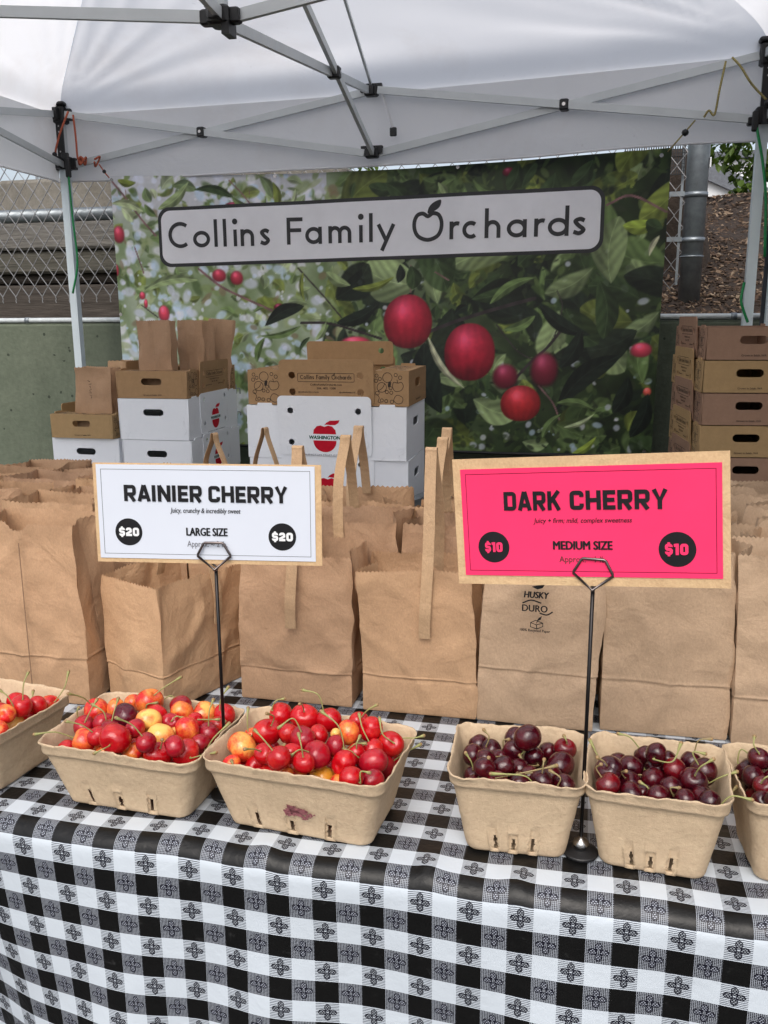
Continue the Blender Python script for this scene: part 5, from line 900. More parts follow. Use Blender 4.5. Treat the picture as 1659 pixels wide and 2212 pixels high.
# ---------------------------------------------------------------- paper bags
def bag_mesh(w, d, h, seed, nx=48, ny=20, nz=26, gus=.022, teeth=.0016, wr=1, notch=0, mat=None, flare=0, rag=.003):
    rr = random.Random(seed); o = Vector((rr.uniform(0, 99), rr.uniform(0, 99), rr.uniform(0, 99)))
    per = []
    for i in range(nx): per.append((-w/2+w*i/nx, -d/2, 0, -1, i/nx, 0))
    for i in range(ny): per.append((w/2, -d/2+d*i/ny, 1, 0, i/ny, 1))
    for i in range(nx): per.append((w/2-w*i/nx, d/2, 0, 1, i/nx, 2))
    for i in range(ny): per.append((-w/2, d/2-d*i/ny, -1, 0, i/ny, 3))
    n = len(per); vs = []
    sx, sy = rr.uniform(-.012, .012), rr.uniform(-.008, .010); crease = rr.uniform(.22, .33); g1, g3 = rr.uniform(.5, 1.2)*gus, rr.uniform(.5, 1.2)*gus
    zs = sorted([0, .01, .02, .04]+[.04+.96*(k/(nz-5)) for k in range(1, nz-4)]+([crease+q for q in (-.03, -.018, -.011, -.005, .0, .005, .011, .018)] if nx >= 40 else []))
    for kz, t in enumerate(zs):
        for i, (x, y, a, b, s, side) in enumerate(per):
            z = t*h; P = Vector((x*7, y*7, z*7))+o; out_ = 0
            out_ += noise.noise(P*1.0)*.008*t*wr+noise.noise(P*3.1)*.0038*wr*min(1, t*4)
            rd = noise.noise(P*1.7+Vector((9, 9, 9))); out_ += (1-min(1, abs(rd)*5))*.0042*wr*min(1, t*5)
            if side in (0, 2): out_ += .004*math.sin(PI*s)*math.sin(PI*min(1, t*1.1))*(1 if side == 0 else -.5)
            else: g = g1 if side == 1 else g3; out_ -= g*max(0, t-.15)**1.1*1.25*(1-abs(2*s-1))
            out_ += .0015*(.35+.65*abs(math.sin(s*2.3+seed)))*math.exp(-((t-crease-.002*math.sin(s*7+seed))/.007)**2)*wr-.0012*math.exp(-((t-crease+.015)/.012)**2)
            if side in (0, 2) and abs(s-.5) < .03: out_ -= .0010*(1-abs(s-.5)/.03)
            fl = 1+flare*t*t
            X = (x+sx*t*t)*fl+a*out_; Y = (y+sy*t*t)*fl+b*out_
            if t == 0: X, Y, = x*.985, y*.985
            if kz == len(zs)-1: z += teeth*(1 if i % 2 else -1)+noise.noise(P*.8)*rag*2+noise.noise(P*4)*rag*.5
            if t > .8: z -= notch*max(0, (t-.8)/.2)*(math.exp(-((s-.5)/.09)**4) if side == 0 else 0)
            vs.append((X, Y, z))
    fs = []
    for k in range(len(zs)-1):
        for i in range(n): j = (i+1) % n; fs.append((k*n+i, k*n+j, (k+1)*n+j, (k+1)*n+i))
    fs.append(tuple(range(n-1, -1, -1)))
    me = mesh('bag_body', vs, fs, False, mat or M_KRAFT)
    sm = [True]*len(me.polygons); me.polygons.foreach_set('use_smooth', sm)
    cc = {0, nx, nx+ny, 2*nx+ny, nx+ny//2, 2*nx+ny+ny//2}; sh = [((e.vertices[0] % n == e.vertices[1] % n) and (e.vertices[0] % n) in cc) or (e.vertices[0] < n and e.vertices[1] < n) for e in me.edges]
    at = me.attributes.new('sharp_edge', 'BOOLEAN', 'EDGE'); at.data.foreach_set('value', sh)
    return me
def handle_mesh(z0f, zt, yf, yb, w=.0165, z0b=None, lean=0):
    z0b = z0b if z0b is not None else z0f+.06; ym = (yf+yb)/2
    pts = [(0, yf-.0015, z0f), (0, yf-.003, z0f+.05), (0, yf+(ym-yf)*.30, lerp(z0f+.05, zt, .45)), (0, ym-.007, zt-.02), (0, ym-.003, zt-.002), (0, ym+.004, zt-.002), (0, ym+.008, zt-.02), (0, yb+(ym-yb)*.25, lerp(z0b, zt, .4)), (0, yb, z0b)]
    P = crom(pts, 5); vs = []; fs = []; H = zt-z0f
    for p in P:
        o = lean*max(0, (p.z-z0f)/H)**1.3+.0022*math.sin((p.z-z0f)/H*5+z0f*40)+.0016*math.sin(p.y*60)
        for sx in (-1, 0, 1): vs.append((sx*w/2+o, p.y-(.0006 if sx == 0 else 0), p.z))
    m = len(vs)
    for i in range(m): v = vs[i]; vs.append((v[0], v[1]+.0011, v[2]+.0003))
    n = len(P)
    for i in range(n-1):
        for k in range(2):
            a = i*3+k; fs.append((a, a+1, a+4, a+3)); fs.append((m+a, m+a+3, m+a+4, m+a+1))
        fs.append((i*3, i*3+3, m+i*3+3, m+i*3)); fs.append((i*3+2, m+i*3+2, m+i*3+5, i*3+5))
    return mesh('handle', vs, fs, False, M_STRAP)
TZ = .7615
def bag(x, y, rz, label, me, handle=None, group='open paper bags standing on the tables', hx=0):
    t = empty('paper_bag', (x, y, TZ), rz, label, 'paper bag', group); link('bag_body', me, t)
    if handle:
        o = link('handle', handle, t, (hx, 0, 0))
    return t
BM = lambda w, d, h, s, **k: bag_mesh(w, d, h, s, **k)
# front row: face line y = .365
b0 = bag(-.814, .340, R(0), 'tall kraft bag with a centre seam, at the left edge behind the leftmost basket', BM(.180, .10, .282, 1, notch=.012, nx=64), None)
sm = MB(); sm.bar((.0, -.0605, .02), (.0, -.0600, .255), .0012, .0008); link('seam', mesh('seam', sm.v, sm.f, mat=plain('glue_seam', (.24, .15, .09), .8)), b0)
b1m = BM(.122, .178, .192, 2, gus=-.002, nx=40, ny=56, wr=1.1, rag=.004)
b1 = bag(-.623, .391, R(-21), 'short open kraft bag turned corner on, behind the second basket from the left', b1m, handle_mesh(.11, .34, -.062, .062), hx=0)
h_ = [c for c in b1.children if c.name.startswith('handle')][0]; h_.rotation_euler = (0, 0, R(90)); h_.location = (0, .03, 0)
b2 = bag(-.418, .422, R(0), 'kraft handle bag behind the purple smeared basket, glued strap showing below the white sign', BM(.178, .108, .236, 3, flare=-.03, nx=62, ny=28, rag=.005), handle_mesh(.125, .392, -.067, .05), hx=.0)
b3 = bag(-.226, .420, R(.5), 'kraft bag with one tall strap handle, just left of the pink sign', BM(.171, .108, .222, 4, flare=-.02, nx=60, ny=28), handle_mesh(.125, .395, -.065, .05), hx=.011)
b4 = bag(-.055, .416, R(-1.5), 'pale kraft bag printed HUSKY DURO below the pink sign', BM(.166, .10, .262, 5, flare=-.02, nx=56, mat=M_KRAFT_L, gus=.03))
b5 = bag(.122, .425, R(1), 'wide plain kraft bag under the right half of the pink sign', BM(.172, .10, .272, 6, flare=-.02, nx=56, mat=M_KRAFT_L, gus=.03, rag=.004))
b6 = bag(.302, .418, R(0), 'plain kraft bag cut off at the right edge of the front row', BM(.178, .10, .270, 7, nx=56, mat=M_KRAFT_L, gus=.03))
# print on the HUSKY bag
pr = Ink(); yb_ = -.062
for s_, bx in (('HUSKY', (-.0185, .0165, .197, .2065)), ('DURO', (-.0205, .015, .177, .187)), ('100% Recycled Paper', (-.0225, .0195, .1475, .1515))):
    link('lettering', text_mesh('lettering', s_, bx, M_INK, .06 if s_ == 'HUSKY' else .04, .12 if s_ == 'HUSKY' else 0), b4, (0, yb_, 0))
pr.fill([(-.008, .213), (.0, .2095), (.007, .212), (.010, .217), (-.002, .215)])
pr.stroke([(p.x, p.y) for p in crom([(-.02, .1885, 0), (-.008, .1935, 0), (.006, .190, 0)], 6)], .002); pr.stroke([(p.x, p.y) for p in crom([(.004, .1755, 0), (.014, .1735, 0), (.022, .1785, 0)], 6)], .002)
for q in ([(-.008, .1545), (.001, .152), (.009, .156), (.009, .161), (.0, .158), (-.008, .1605)], [(-.008, .1605), (-.001, .1645), (.009, .161)], [(.001, .152), (0, .158)]): pr.stroke(q, .0011, len(q) == 6)
pr.fill([(.0, .163), (.003, .168), (.0075, .1715), (.006, .166)]); pr.stroke([(.0, .160), (.004, .169)], .001)
pr.build('print', M_INK, b4, (0, yb_, 0))
# rows behind: shared bodies, each bag its own copy
VAR = [BM(.174, .105, .262, 20+k, nx=40, ny=18, nz=16, notch=(0, .02, 0, .018, 0)[k], gus=(.02, .045, .03, .05, .035)[k], rag=(.004, .007, .005, .008, .006)[k], wr=1.5, flare=(.0, .05, 0, .03, .04)[k]) for k in range(5)]
VARL = [BM(.174, .10, .262, 30+k, nx=40, ny=18, nz=16, notch=(.02, .022)[k], gus=.05, rag=.006, wr=1.6, mat=M_KRAFT_L) for k in range(2)]
HM = handle_mesh(.20, .392, -.057, .05)
cols = [-1.30, -1.11, -.92, -.73, -.55, -.385, -.20, -.015, .17, .355, .54]
rowy = [.548, .674, .80, .935, 1.06]; rown = ['second', 'third', 'fourth', 'fifth', 'sixth', 'seventh', 'eighth']
coln = ['far left end', 'left end', 'left end, second in', 'left half', 'left half, behind the white sign', 'middle, right of the white sign', 'middle, left of the pink sign', 'middle, behind the pink sign', 'right half, behind the pink sign', 'right edge', 'far right end']
rr = random.Random(12)
for j, y in enumerate(rowy):
    for i, x in enumerate(cols):
        if 5 <= i <= 7 and j > 1: continue
        if i == 4 and j > 2: continue
        if i == 3 and j > 3: continue
        if i == 8 and j > 4: continue
        if i < 3 and j >= 7: continue
        if i == 0 and j < 1: continue
        if i > 8 and j > 5: continue
        if i == 2 and j == 6: continue
        hd = None; hx = 0
        if (i, j) == (5, 0): hd, hx = HM, .003
        if (i, j) == (5, 1): hd, hx = HM, -.008
        if (i, j) == (6, 0): hd, hx = HM, -.022
        if (i, j) == (6, 1): hd, hx = HM, -.035
        me = (VARL if i >= 8 else VAR)[rr.randrange(2 if i >= 8 else 5)]
        lab = f'open {"pale " if i >= 8 else ""}kraft bag{" with strap handle" if hd else ""} in the {rown[j]} row, {coln[i]}'
        jx, jy, jr = (0, 0, rr.uniform(-1, 1)) if hd else (rr.uniform(-.010, .010), rr.uniform(-.006, .006), rr.uniform(-7, 7))
        if i == 4 and j in (1, 2): jr += 0
        o = bag(x+jx, y+jy, R(jr), lab, me, hd, hx=hx); o.scale = (1, 1, rr.uniform(.94, 1.04) if not hd else 1)
        if j >= 2: o.scale[2] *= (.97, .93, .90)[j-2]
        if 5 <= i <= 7 and not hd: o.scale[2] *= .95
for (x, y, rz, lab) in ((-.665, .66, 78, 'inverted V strap'), (-.79, .68, 74, 'small strap')):
    t = bag(x, y+.27, R(rz), f'kraft bag turned sideways whose {lab} shows above the white sign', BM(.182, .075, .225, int(rz), nx=30, ny=14, nz=12), handle_mesh(.18, .352 if rz == 78 else .335, -.035, .035))
# bags in the trays on the left stacks
def tbag(x, y, z, rz, w, d, h, seed, label, tilt=0):
    t = empty('paper_bag', (x, y, z), R(rz), label, 'paper bag', 'paper bags standing in the trays'); t.rotation_euler[1] = R(tilt)
    link('bag_body', BM(w, d, h, seed, nx=30, ny=16, nz=14, gus=.04, wr=1.8, rag=.004), t); return t
z_ = .068+6*.162+.008
tbag(-1.665, 2.42, z_, 8, .125, .08, .285, 50, 'tall folded kraft bag at the left in the brown tray on the taller stack')
tbag(-1.585, 2.60, z_, -14, .12, .08, .285, 51, 'tall kraft bag in the middle of the tray on the taller left stack')
tbag(-1.56, 2.73, z_, 30, .10, .07, .29, 52, 'narrow kraft bag leaning right in the tray on the taller left stack', 6)
z_ = .068+5*.162+.008
bt = tbag(-1.935, 2.40, z_, 4, .15, .09, .265, 53, 'kraft bag with small black writing in the tan tray at far left')
ik = Ink(); rq = random.Random(3)
for k in range(7): ik.stroke([(p.x, p.y) for p in crom([(rq.uniform(-.008, .008), .215-k*.011+rq.uniform(-.004, .004), 0) for _ in range(4)], 3)], .0014)
ik.build('print', M_INK, bt, (0, -.062, 0))
tbag(-1.895, 2.60, z_, -6, .16, .09, .28, 54, 'kraft bag standing behind the marked one in the tan tray')

# ---------------------------------------------------------------- checked table cloth
U0 = .0265; GX = -.1905; RAD = .022
def cloth_pt(u, s):           # u along table, s = arc length measured back from the front edge (negative hangs down)
    x = u; top = TZ-.0015
    if s >= 0: y = s; z = top; dr = 0
    elif s > -RAD*PI/2: a = -s/RAD; y = -RAD*math.sin(a); z = top-RAD*(1-math.cos(a)); dr = 0
    else: y = -RAD; z = top-RAD-(-s-RAD*PI/2); dr = -s-RAD*PI/2
    # ripples
    k = min(1, dr/.25)
    y += -.008*k*(math.sin(x*11+.8)+.6*math.sin(x*23+2))-.004*math.sin(x*37+dr*6)*k
    y += noise.noise(Vector((x*5, dr*5, 0)))*.008*min(1, dr*8)
    if dr > 0:
        lf = max(0, min(1, (-.42-x)/.35)); y += .13*dr*lf*lf; x += .10*dr*lf
        z += 0
    edge = max(0, min(1, (x+.80)/-.25)) if x < -.80 else 0
    z -= .05*edge*edge*(1 if s < .1 else max(0, 1-(s-.1)*6))
    z += (noise.noise(Vector((x*6, s*6, 4)))*.0018+noise.noise(Vector((x*15, s*4, 9)))*.0009)*(1 if s > -.03 else 0)
    # little pinches at the table edge
    for px_ in (-.145, -.052, .215, -.33): z += .004*math.exp(-((x-px_)/.014)**2)*math.exp(-((s-.0)/.03)**2)
    for px_, am in ((-.11, .006), (.30, .005), (-.62, .007)): z -= am*math.exp(-((x-px_)/.05)**2)*math.exp(-((s-.07)/.06)**2)*0
    # sag lines seen between the baskets
    y += .0022*math.sin(x*26)*math.exp(-((s-.02)/.10)**2)
    return (x, y, z)
nu = 420; ss = [-.66+.66*i/110 for i in range(110)]+[.0+.76*i/110 for i in range(111)]
vs = []; uv = []
for s in ss:
    for i in range(nu):
        u = -1.22+2.12*i/(nu-1); vs.append(cloth_pt(u, s)); uv.append(((u-GX)/U0, s/U0))
fs = [(j*nu+i, j*nu+i+1, (j+1)*nu+i+1, (j+1)*nu+i) for j in range(len(ss)-1) for i in range(nu-1)]
tag(link('checked_tablecloth', mesh('checked_tablecloth', vs, fs, True, M_CLOTH, uv)), 'black and white gingham oilcloth with small flower motifs covering the front table', 'tablecloth')
vs = [(-1.4, .765, .7590), (.9, .765, .7590), (.9, 1.5, .7590), (-1.4, 1.5, .7590)]
tag(link('dark_table_cover', mesh('dark_table_cover', vs+[(a, b, c-.002) for a, b, c in vs], [(0, 1, 2, 3), (7, 6, 5, 4), (0, 4, 5, 1), (1, 5, 6, 2), (2, 6, 7, 3), (3, 7, 4, 0)], mat=M_TABLE)), 'plain dark cover under the bags on the second table', 'table cover')

# ---------------------------------------------------------------- pulp baskets
def basket_mesh(hw, hd, H, seed):
    rr = random.Random(seed); o = Vector((seed*3.1, seed*7.7, 0))
    def per(a, b, r, n=None):
        P = []; cs = 8; segx, segy = int(2*(a-r)/.003), int(2*(b-r)/.003)
        return P
    nxs, nys, nc = int(2*hw/.0018), int(2*hd/.0040), 9
    # parametrised rounded rectangle: list of (kind, t)
    prm = [('b', i/nxs) for i in range(nxs)]+[('c', 0, i/nc) for i in range(nc)]+[('r', i/nys) for i in range(nys)]+[('c', 1, i/nc) for i in range(nc)]+[('t', i/nxs) for i in range(nxs)]+[('c', 2, i/nc) for i in range(nc)]+[('l', i/nys) for i in range(nys)]+[('c', 3, i/nc) for i in range(nc)]
    def pos(q, a, b, r):
        if q[0] == 'b': return (-a+r+2*(a-r)*q[1], -b)
        if q[0] == 'r': return (a, -b+r+2*(b-r)*q[1])
        if q[0] == 't': return (a-r-2*(a-r)*q[1], b)
        if q[0] == 'l': return (-a, b-r-2*(b-r)*q[1])
        k = q[1]; cx, cy, a0 = ((a-r, -b+r, -90), (a-r, b-r, 0), (-a+r, b-r, 90), (-a+r, -b+r, 180))[k]; an = R(a0+90*q[2]); return (cx+r*math.cos(an), cy+r*math.sin(an))
    rings = []          # (inset from rim rectangle, z, corner radius, inner?)
    tp = .0225 if hw > .09 else .0190           # taper over the height
    TT = [k*.0021/(H-.0215) for k in range(1, 13)]; TT += [TT[-1]+(1-TT[-1])*k/8 for k in range(1, 9)]
    outer = [(tp+.004, 0, .013), (tp+.0012, .0018, .015), (tp, .005, .016)]+[(tp*(1-t)+.0055*t, .005+t*(H-.005-.0165), .016) for t in TT]+[(.0045, H-.0155, .016), (.0026, H-.0148, .016), (.0020, H-.012, .017), (.0016, H-.005, .018), (-.0004, H-.0014, .019), (-.0002, H+.0004, .019), (.0010, H+.0002, .018), (.0024, H-.0025, .017), (.0046, H-.010, .016)]
    inner = [(tp*(1-t)+.0062*t+.001, .005+t*(H-.005-.018), .018) for t in TT[::-1]]+[(tp+.003, .004, .016), (tp+.014, .003, .01)]
    rings = [r_+(0,) for r_ in outer]+[r_+(1,) for r_ in inner]
    n = len(prm); vs = []
    slots = [-.66, -.07, .56] if hw > .09 else [-.56, -.05, .48]
    def inslot(q, z, grow=0):
        if q[0] not in 'bt': return False
        s = (q[1]*2-1)*(1 if q[0] == 'b' else -1)
        for c in slots:
            jit = .0009*math.sin(c*31+z*700)-.06*max(0, z-.010)
            if abs(s-c)*hw < .0040+grow+jit*.6 and .0045-grow*.5 < z < .0205+grow*1.6+(.004 if c != slots[1] else 0): return True
        return False
    for (ins, z, r_, inn) in rings:
        for q in prm:
            x, y = pos(q, hw-ins, hd-ins, r_); P = Vector((x*40, y*40, z*40))+o
            L_ = math.hypot(x, y)+1e-6; n1 = noise.noise(P)*.0009+noise.noise(P*3)*.0004
            top = z > H-.003
            if top: n1 += noise.noise(P*2.3)*.0018
            rel = 0
            if not inn and inslot(q, z, .0045): rel = -.0022
            if not inn and inslot(q, z, .0062) and not inslot(q, z, .0045): rel = .0014
            x += x/L_*(n1+rel); y += y/L_*(n1+rel)
            wob = .0015*noise.noise(Vector((x*12, y*12, seed)))*(z/H)
            vs.append((x, y, z+(noise.noise(P*1.6)*.0022+noise.noise(P*4)*.0012+noise.noise(P*.3)*.0028 if top else 0)+wob))
    fs = []
    for k in range(len(rings)-1):
        zc = (rings[k][1]+rings[k+1][1])/2
        for i in range(n):
            j = (i+1) % n
            if zc < .034 and inslot(prm[i], zc) and k > 1 and not (rings[k][3] and k > len(rings)-4): 
                continue
            fs.append((k*n+i, k*n+j, (k+1)*n+j, (k+1)*n+i))
    fs.append(tuple(range(n-1, -1, -1))); m = (len(rings)-1)*n; fs.append(tuple(range(m, m+n)))
    me = mesh('basket_body', vs, fs, True, M_PULP)
    tn = MB(); q = random.Random(seed)      # torn pulp tongues in the slots
    for c in slots:
        x = c*hw+q.choice((-.0026, .0026)); y = -hd+tp+.0022; zz = .021; tn.tube(crom([(x+q.uniform(-.001, .001), y, zz+.004), (x+q.uniform(-.001, .001), y+.001, zz-.002), (x+q.uniform(-.002, .002), y+.002, zz-q.uniform(.004, .009))], 3), [.0022, .0020, .0018, .0016, .0014, .0012, .0006], 6)
    return me, tn
BHT = {1: .087, 2: .087, 3: .091, 4: .100, 5: .100, 6: .100}
blab = {1: 'rectangular pulp basket of red cherries cut off at the left edge', 2: 'rectangular pulp basket of red and yellow cherries, second from the left', 3: 'rectangular pulp basket of red cherries with a purple smear on its side', 4: 'square pulp basket of dark cherries left of the pink sign stand', 5: 'square pulp basket of dark cherries right of the pink sign stand', 6: 'pulp basket of dark cherries cut off at the right edge'}
for k, (cx, cy, hw, hd, rot) in BASKETS.items():
    e = empty('pulp_basket', (cx, cy, TZ), R(rot), blab[k], 'basket', 'moulded pulp baskets of cherries'); me, tn = basket_mesh(hw, hd, BHT[k], k); link('basket_body', me, e)
    tn.build('torn_flap', M_PULP, e, smooth=True)
    if k == 3:
        ik = Ink()
        for i in range(46):
            q = random.Random(i); a = q.gauss(0, .0044); b_ = q.gauss(0, .0012); ik.fill([(p[0]+.018+a*.8-b_*.5, p[1]+.034+a*.55+b_) for p in circ(0, 0, q.uniform(.0007, .0018), 6, q.uniform(.0006, .0014))])
        for i in range(9):
            q = random.Random(i+90); ik.fill([(p[0]+q.uniform(-.012, .02), p[1]+.034+q.uniform(-.004, .014)) for p in circ(0, 0, q.uniform(.0006, .0012), 6)])
        st = ik.build('juice_stain', M_STAIN, e, (0, -hd+.0206, 0), (R(12.9), 0, 0))

# ---------------------------------------------------------------- cherries
def cherry_mesh(kind, mat, seed):
    rr = random.Random(seed); nu, nv = 28, 20; vs = [(0, 0, 0)]; fs = []
    def rad(th, ph):
        r_ = 1-.19*math.exp(-(th/.30)**2)+.035*math.exp(-((th-.62)/.32)**2)-.03*math.exp(-((PI-th)/.35)**2)
        r_ *= 1+.055*math.cos(2*ph+seed)*math.sin(th)+.03*math.cos(th)
        if kind: r_ *= 1-.09*math.exp(-(math.sin(ph/2)*2/.25)**2)*math.sin(th)
        return r_+noise.noise(Vector((math.cos(ph), math.sin(ph), th))+Vector((seed, 0, 0)))*.03
    vs = []
    for j in range(nv+1):
        th = PI*j/nv; m = 1 if j in (0, nv) else nu
        for i in range(m):
            ph = 2*PI*i/nu; r_ = rad(th, ph) if m > 1 else (.81 if j == 0 else .965)
            vs.append((r_*math.sin(th)*math.cos(ph), r_*math.sin(th)*math.sin(ph), r_*math.cos(th)*.95))
    for i in range(nu): fs.append((0, 1+i, 1+(i+1) % nu))
    for j in range(nv-2):
        a = 1+j*nu; b = a+nu
        for i in range(nu): fs.append((a+i, b+i, b+(i+1) % nu, a+(i+1) % nu))
    a = 1+(nv-2)*nu
    for i in range(nu): fs.append((a+i, a+nu, a+(i+1) % nu))
    return mesh('cherry', vs, fs, True, mat)
CM = {k: [cherry_mesh(s % 2, M_CH[k], s*3+1) for s in range(3)] for k in M_CH}
cname = {'r': 'bright red cherry', 'o': 'orange red cherry', 'b': 'blushed yellow and red cherry', 'y': 'pale yellow cherry', 'a': 'amber yellow cherry', 'c': 'crimson cherry', 'd': 'purple red cherry', 'k': 'nearly black cherry', 'm': 'deep red cherry'}
bname = {1: 'the leftmost basket', 2: 'the second basket', 3: 'the smeared basket', 4: 'the first square basket', 5: 'the second square basket', 6: 'the rightmost basket'}
allc = []
rr = random.Random(77)
def orient(o, d):
    o.rotation_mode = 'QUATERNION'; o.rotation_quaternion = d.to_track_quat('Z', 'Y')
def stem_obj(o, pts, mat, r0=.00095):
    inv = o.matrix_world.inverted(); P = crom([Vector(p) for p in pts], 7); sc = o.scale[0]
    L_ = len(P); rad = [r0*(1.15-.35*math.sin(PI*i/(L_-1)))+(.0011*max(0, (i/(L_-1)-.86)/.14)) for i in range(L_)]
    mb = MB(); mb.tube([inv @ p for p in P], [v/sc for v in rad], 7); s = mb.build('stem', mat, o, smooth=True)
    d = (P[-1]-P[-2]).normalized(); tb = MB(); tb.tube([inv @ (P[-1]-d*.0012), inv @ (P[-1]+d*.0006), inv @ (P[-1]+d*.0022)], [.0019/sc, .0023/sc, .0014/sc], 7); tb.build('stem_tip', M_STEM_TIP, s, smooth=True)
for k, (vis, fill) in CHERRIES.items():
    cx, cy, hw, hd, rot = BASKETS[k]; ca, sa = math.cos(R(rot)), math.sin(R(rot)); ent = []
    for (p, r_, c, stems) in vis:
        o = bpy.data.objects.new('cherry', CM[c][rr.randrange(3)]); COL.objects.link(o); P = Vector(p)+Vector((0, 0, .0012)); o.location = P
        s = r_*1.0; o.scale = (s*rr.uniform(1.0, 1.06), s*rr.uniform(1.0, 1.05), s*rr.uniform(.95, 1.0)) if not stems else (s, s, s)
        if stems: orient(o, (Vector(stems[0][0])-Vector(p)).normalized())
        else: orient(o, Vector((rr.gauss(0, 1), rr.gauss(0, 1), rr.gauss(-.3, .8))).normalized())
        auto = []
        if not stems and c != 'y' and rr.random() < .28:
            n_ = Vector((rr.gauss(0, .5), rr.gauss(-.35, .4), 1)).normalized(); orient(o, n_); b_ = P+n_*s*.9; k_ = Vector((rr.gauss(0, 1), rr.gauss(0, 1), .2)).normalized(); L_ = rr.uniform(.014, .034)
            auto = [(tuple(b_), tuple(b_+n_*L_*.5+k_*L_*.12), tuple(b_+n_*L_*.8+k_*L_*.55))]
        for q in list(stems)+auto:
            o.matrix_world = Matrix.LocRotScale(P, o.rotation_quaternion, o.scale)
            a = Vector(q[0]); inn = P+(a-P).normalized()*s*.80
            dark = c in 'kmd'; stem_obj(o, [inn, a, q[1], q[2]], M_STEM_B if (dark and rr.random() < .45) else M_STEM)
        u = ((p[0]-cx)*ca+(p[1]-cy)*sa)/hw; v = (-(p[0]-cx)*sa+(p[1]-cy)*ca)/hd
        ent.append((o, u, v, p[2], c, bool(stems or auto)))
    zt = max(e[3] for e in ent)
    for (o, u, v, z, c, st) in ent:
        hz = 'left' if u < -.62 else 'centre left' if u < -.22 else 'centre' if u < .22 else 'centre right' if u < .62 else 'right'
        vt = 'front' if v < -.33 else 'middle' if v < .33 else 'back'
        place = f'{vt} {hz}' if z < zt-1e-6 else 'at the top of the heap,'
        allc.append([o, f"{cname[c]}{' with a stem' if st else ''}, {place} of {bname[k]}" if z < zt-1e-6 else f"{cname[c]}{' with a stem' if st else ''} topping the heap in {bname[k]}"])
    for p in fill:
        c = rr.choice('rrcoc') if k < 4 else 'k'
        o = bpy.data.objects.new('cherry', CM[c][rr.randrange(3)]); COL.objects.link(o); o.location = p; o.scale = (.0118,)*3
        orient(o, Vector((rr.gauss(0, 1), rr.gauss(0, 1), rr.gauss(0, 1))).normalized())
        allc.append([o, f"{cname[c]} buried in the lower layer of {bname[k]}"])
by = {}
for e in allc: by.setdefault(e[1], []).append(e)
for l, L in by.items():
    if len(L) == 2 and 'buried' not in l:
        a, b = sorted(L, key=lambda e: -e[0].scale[0])
        if a[0].scale[0] > b[0].scale[0]*1.04: a[1] = 'larger '+l; b[1] = 'smaller '+l
        else: a, b = sorted(L, key=lambda e: e[0].location.x); a[1] = l+', left one'; b[1] = l+', right one'
cnt = {}
for o, l in allc: cnt[l] = cnt.get(l, 0)+1
for o, l in allc: tag(o, l, 'cherry', l.replace('cherry', 'cherries', 1) if cnt[l] > 1 else 'cherries heaped in the pulp baskets')

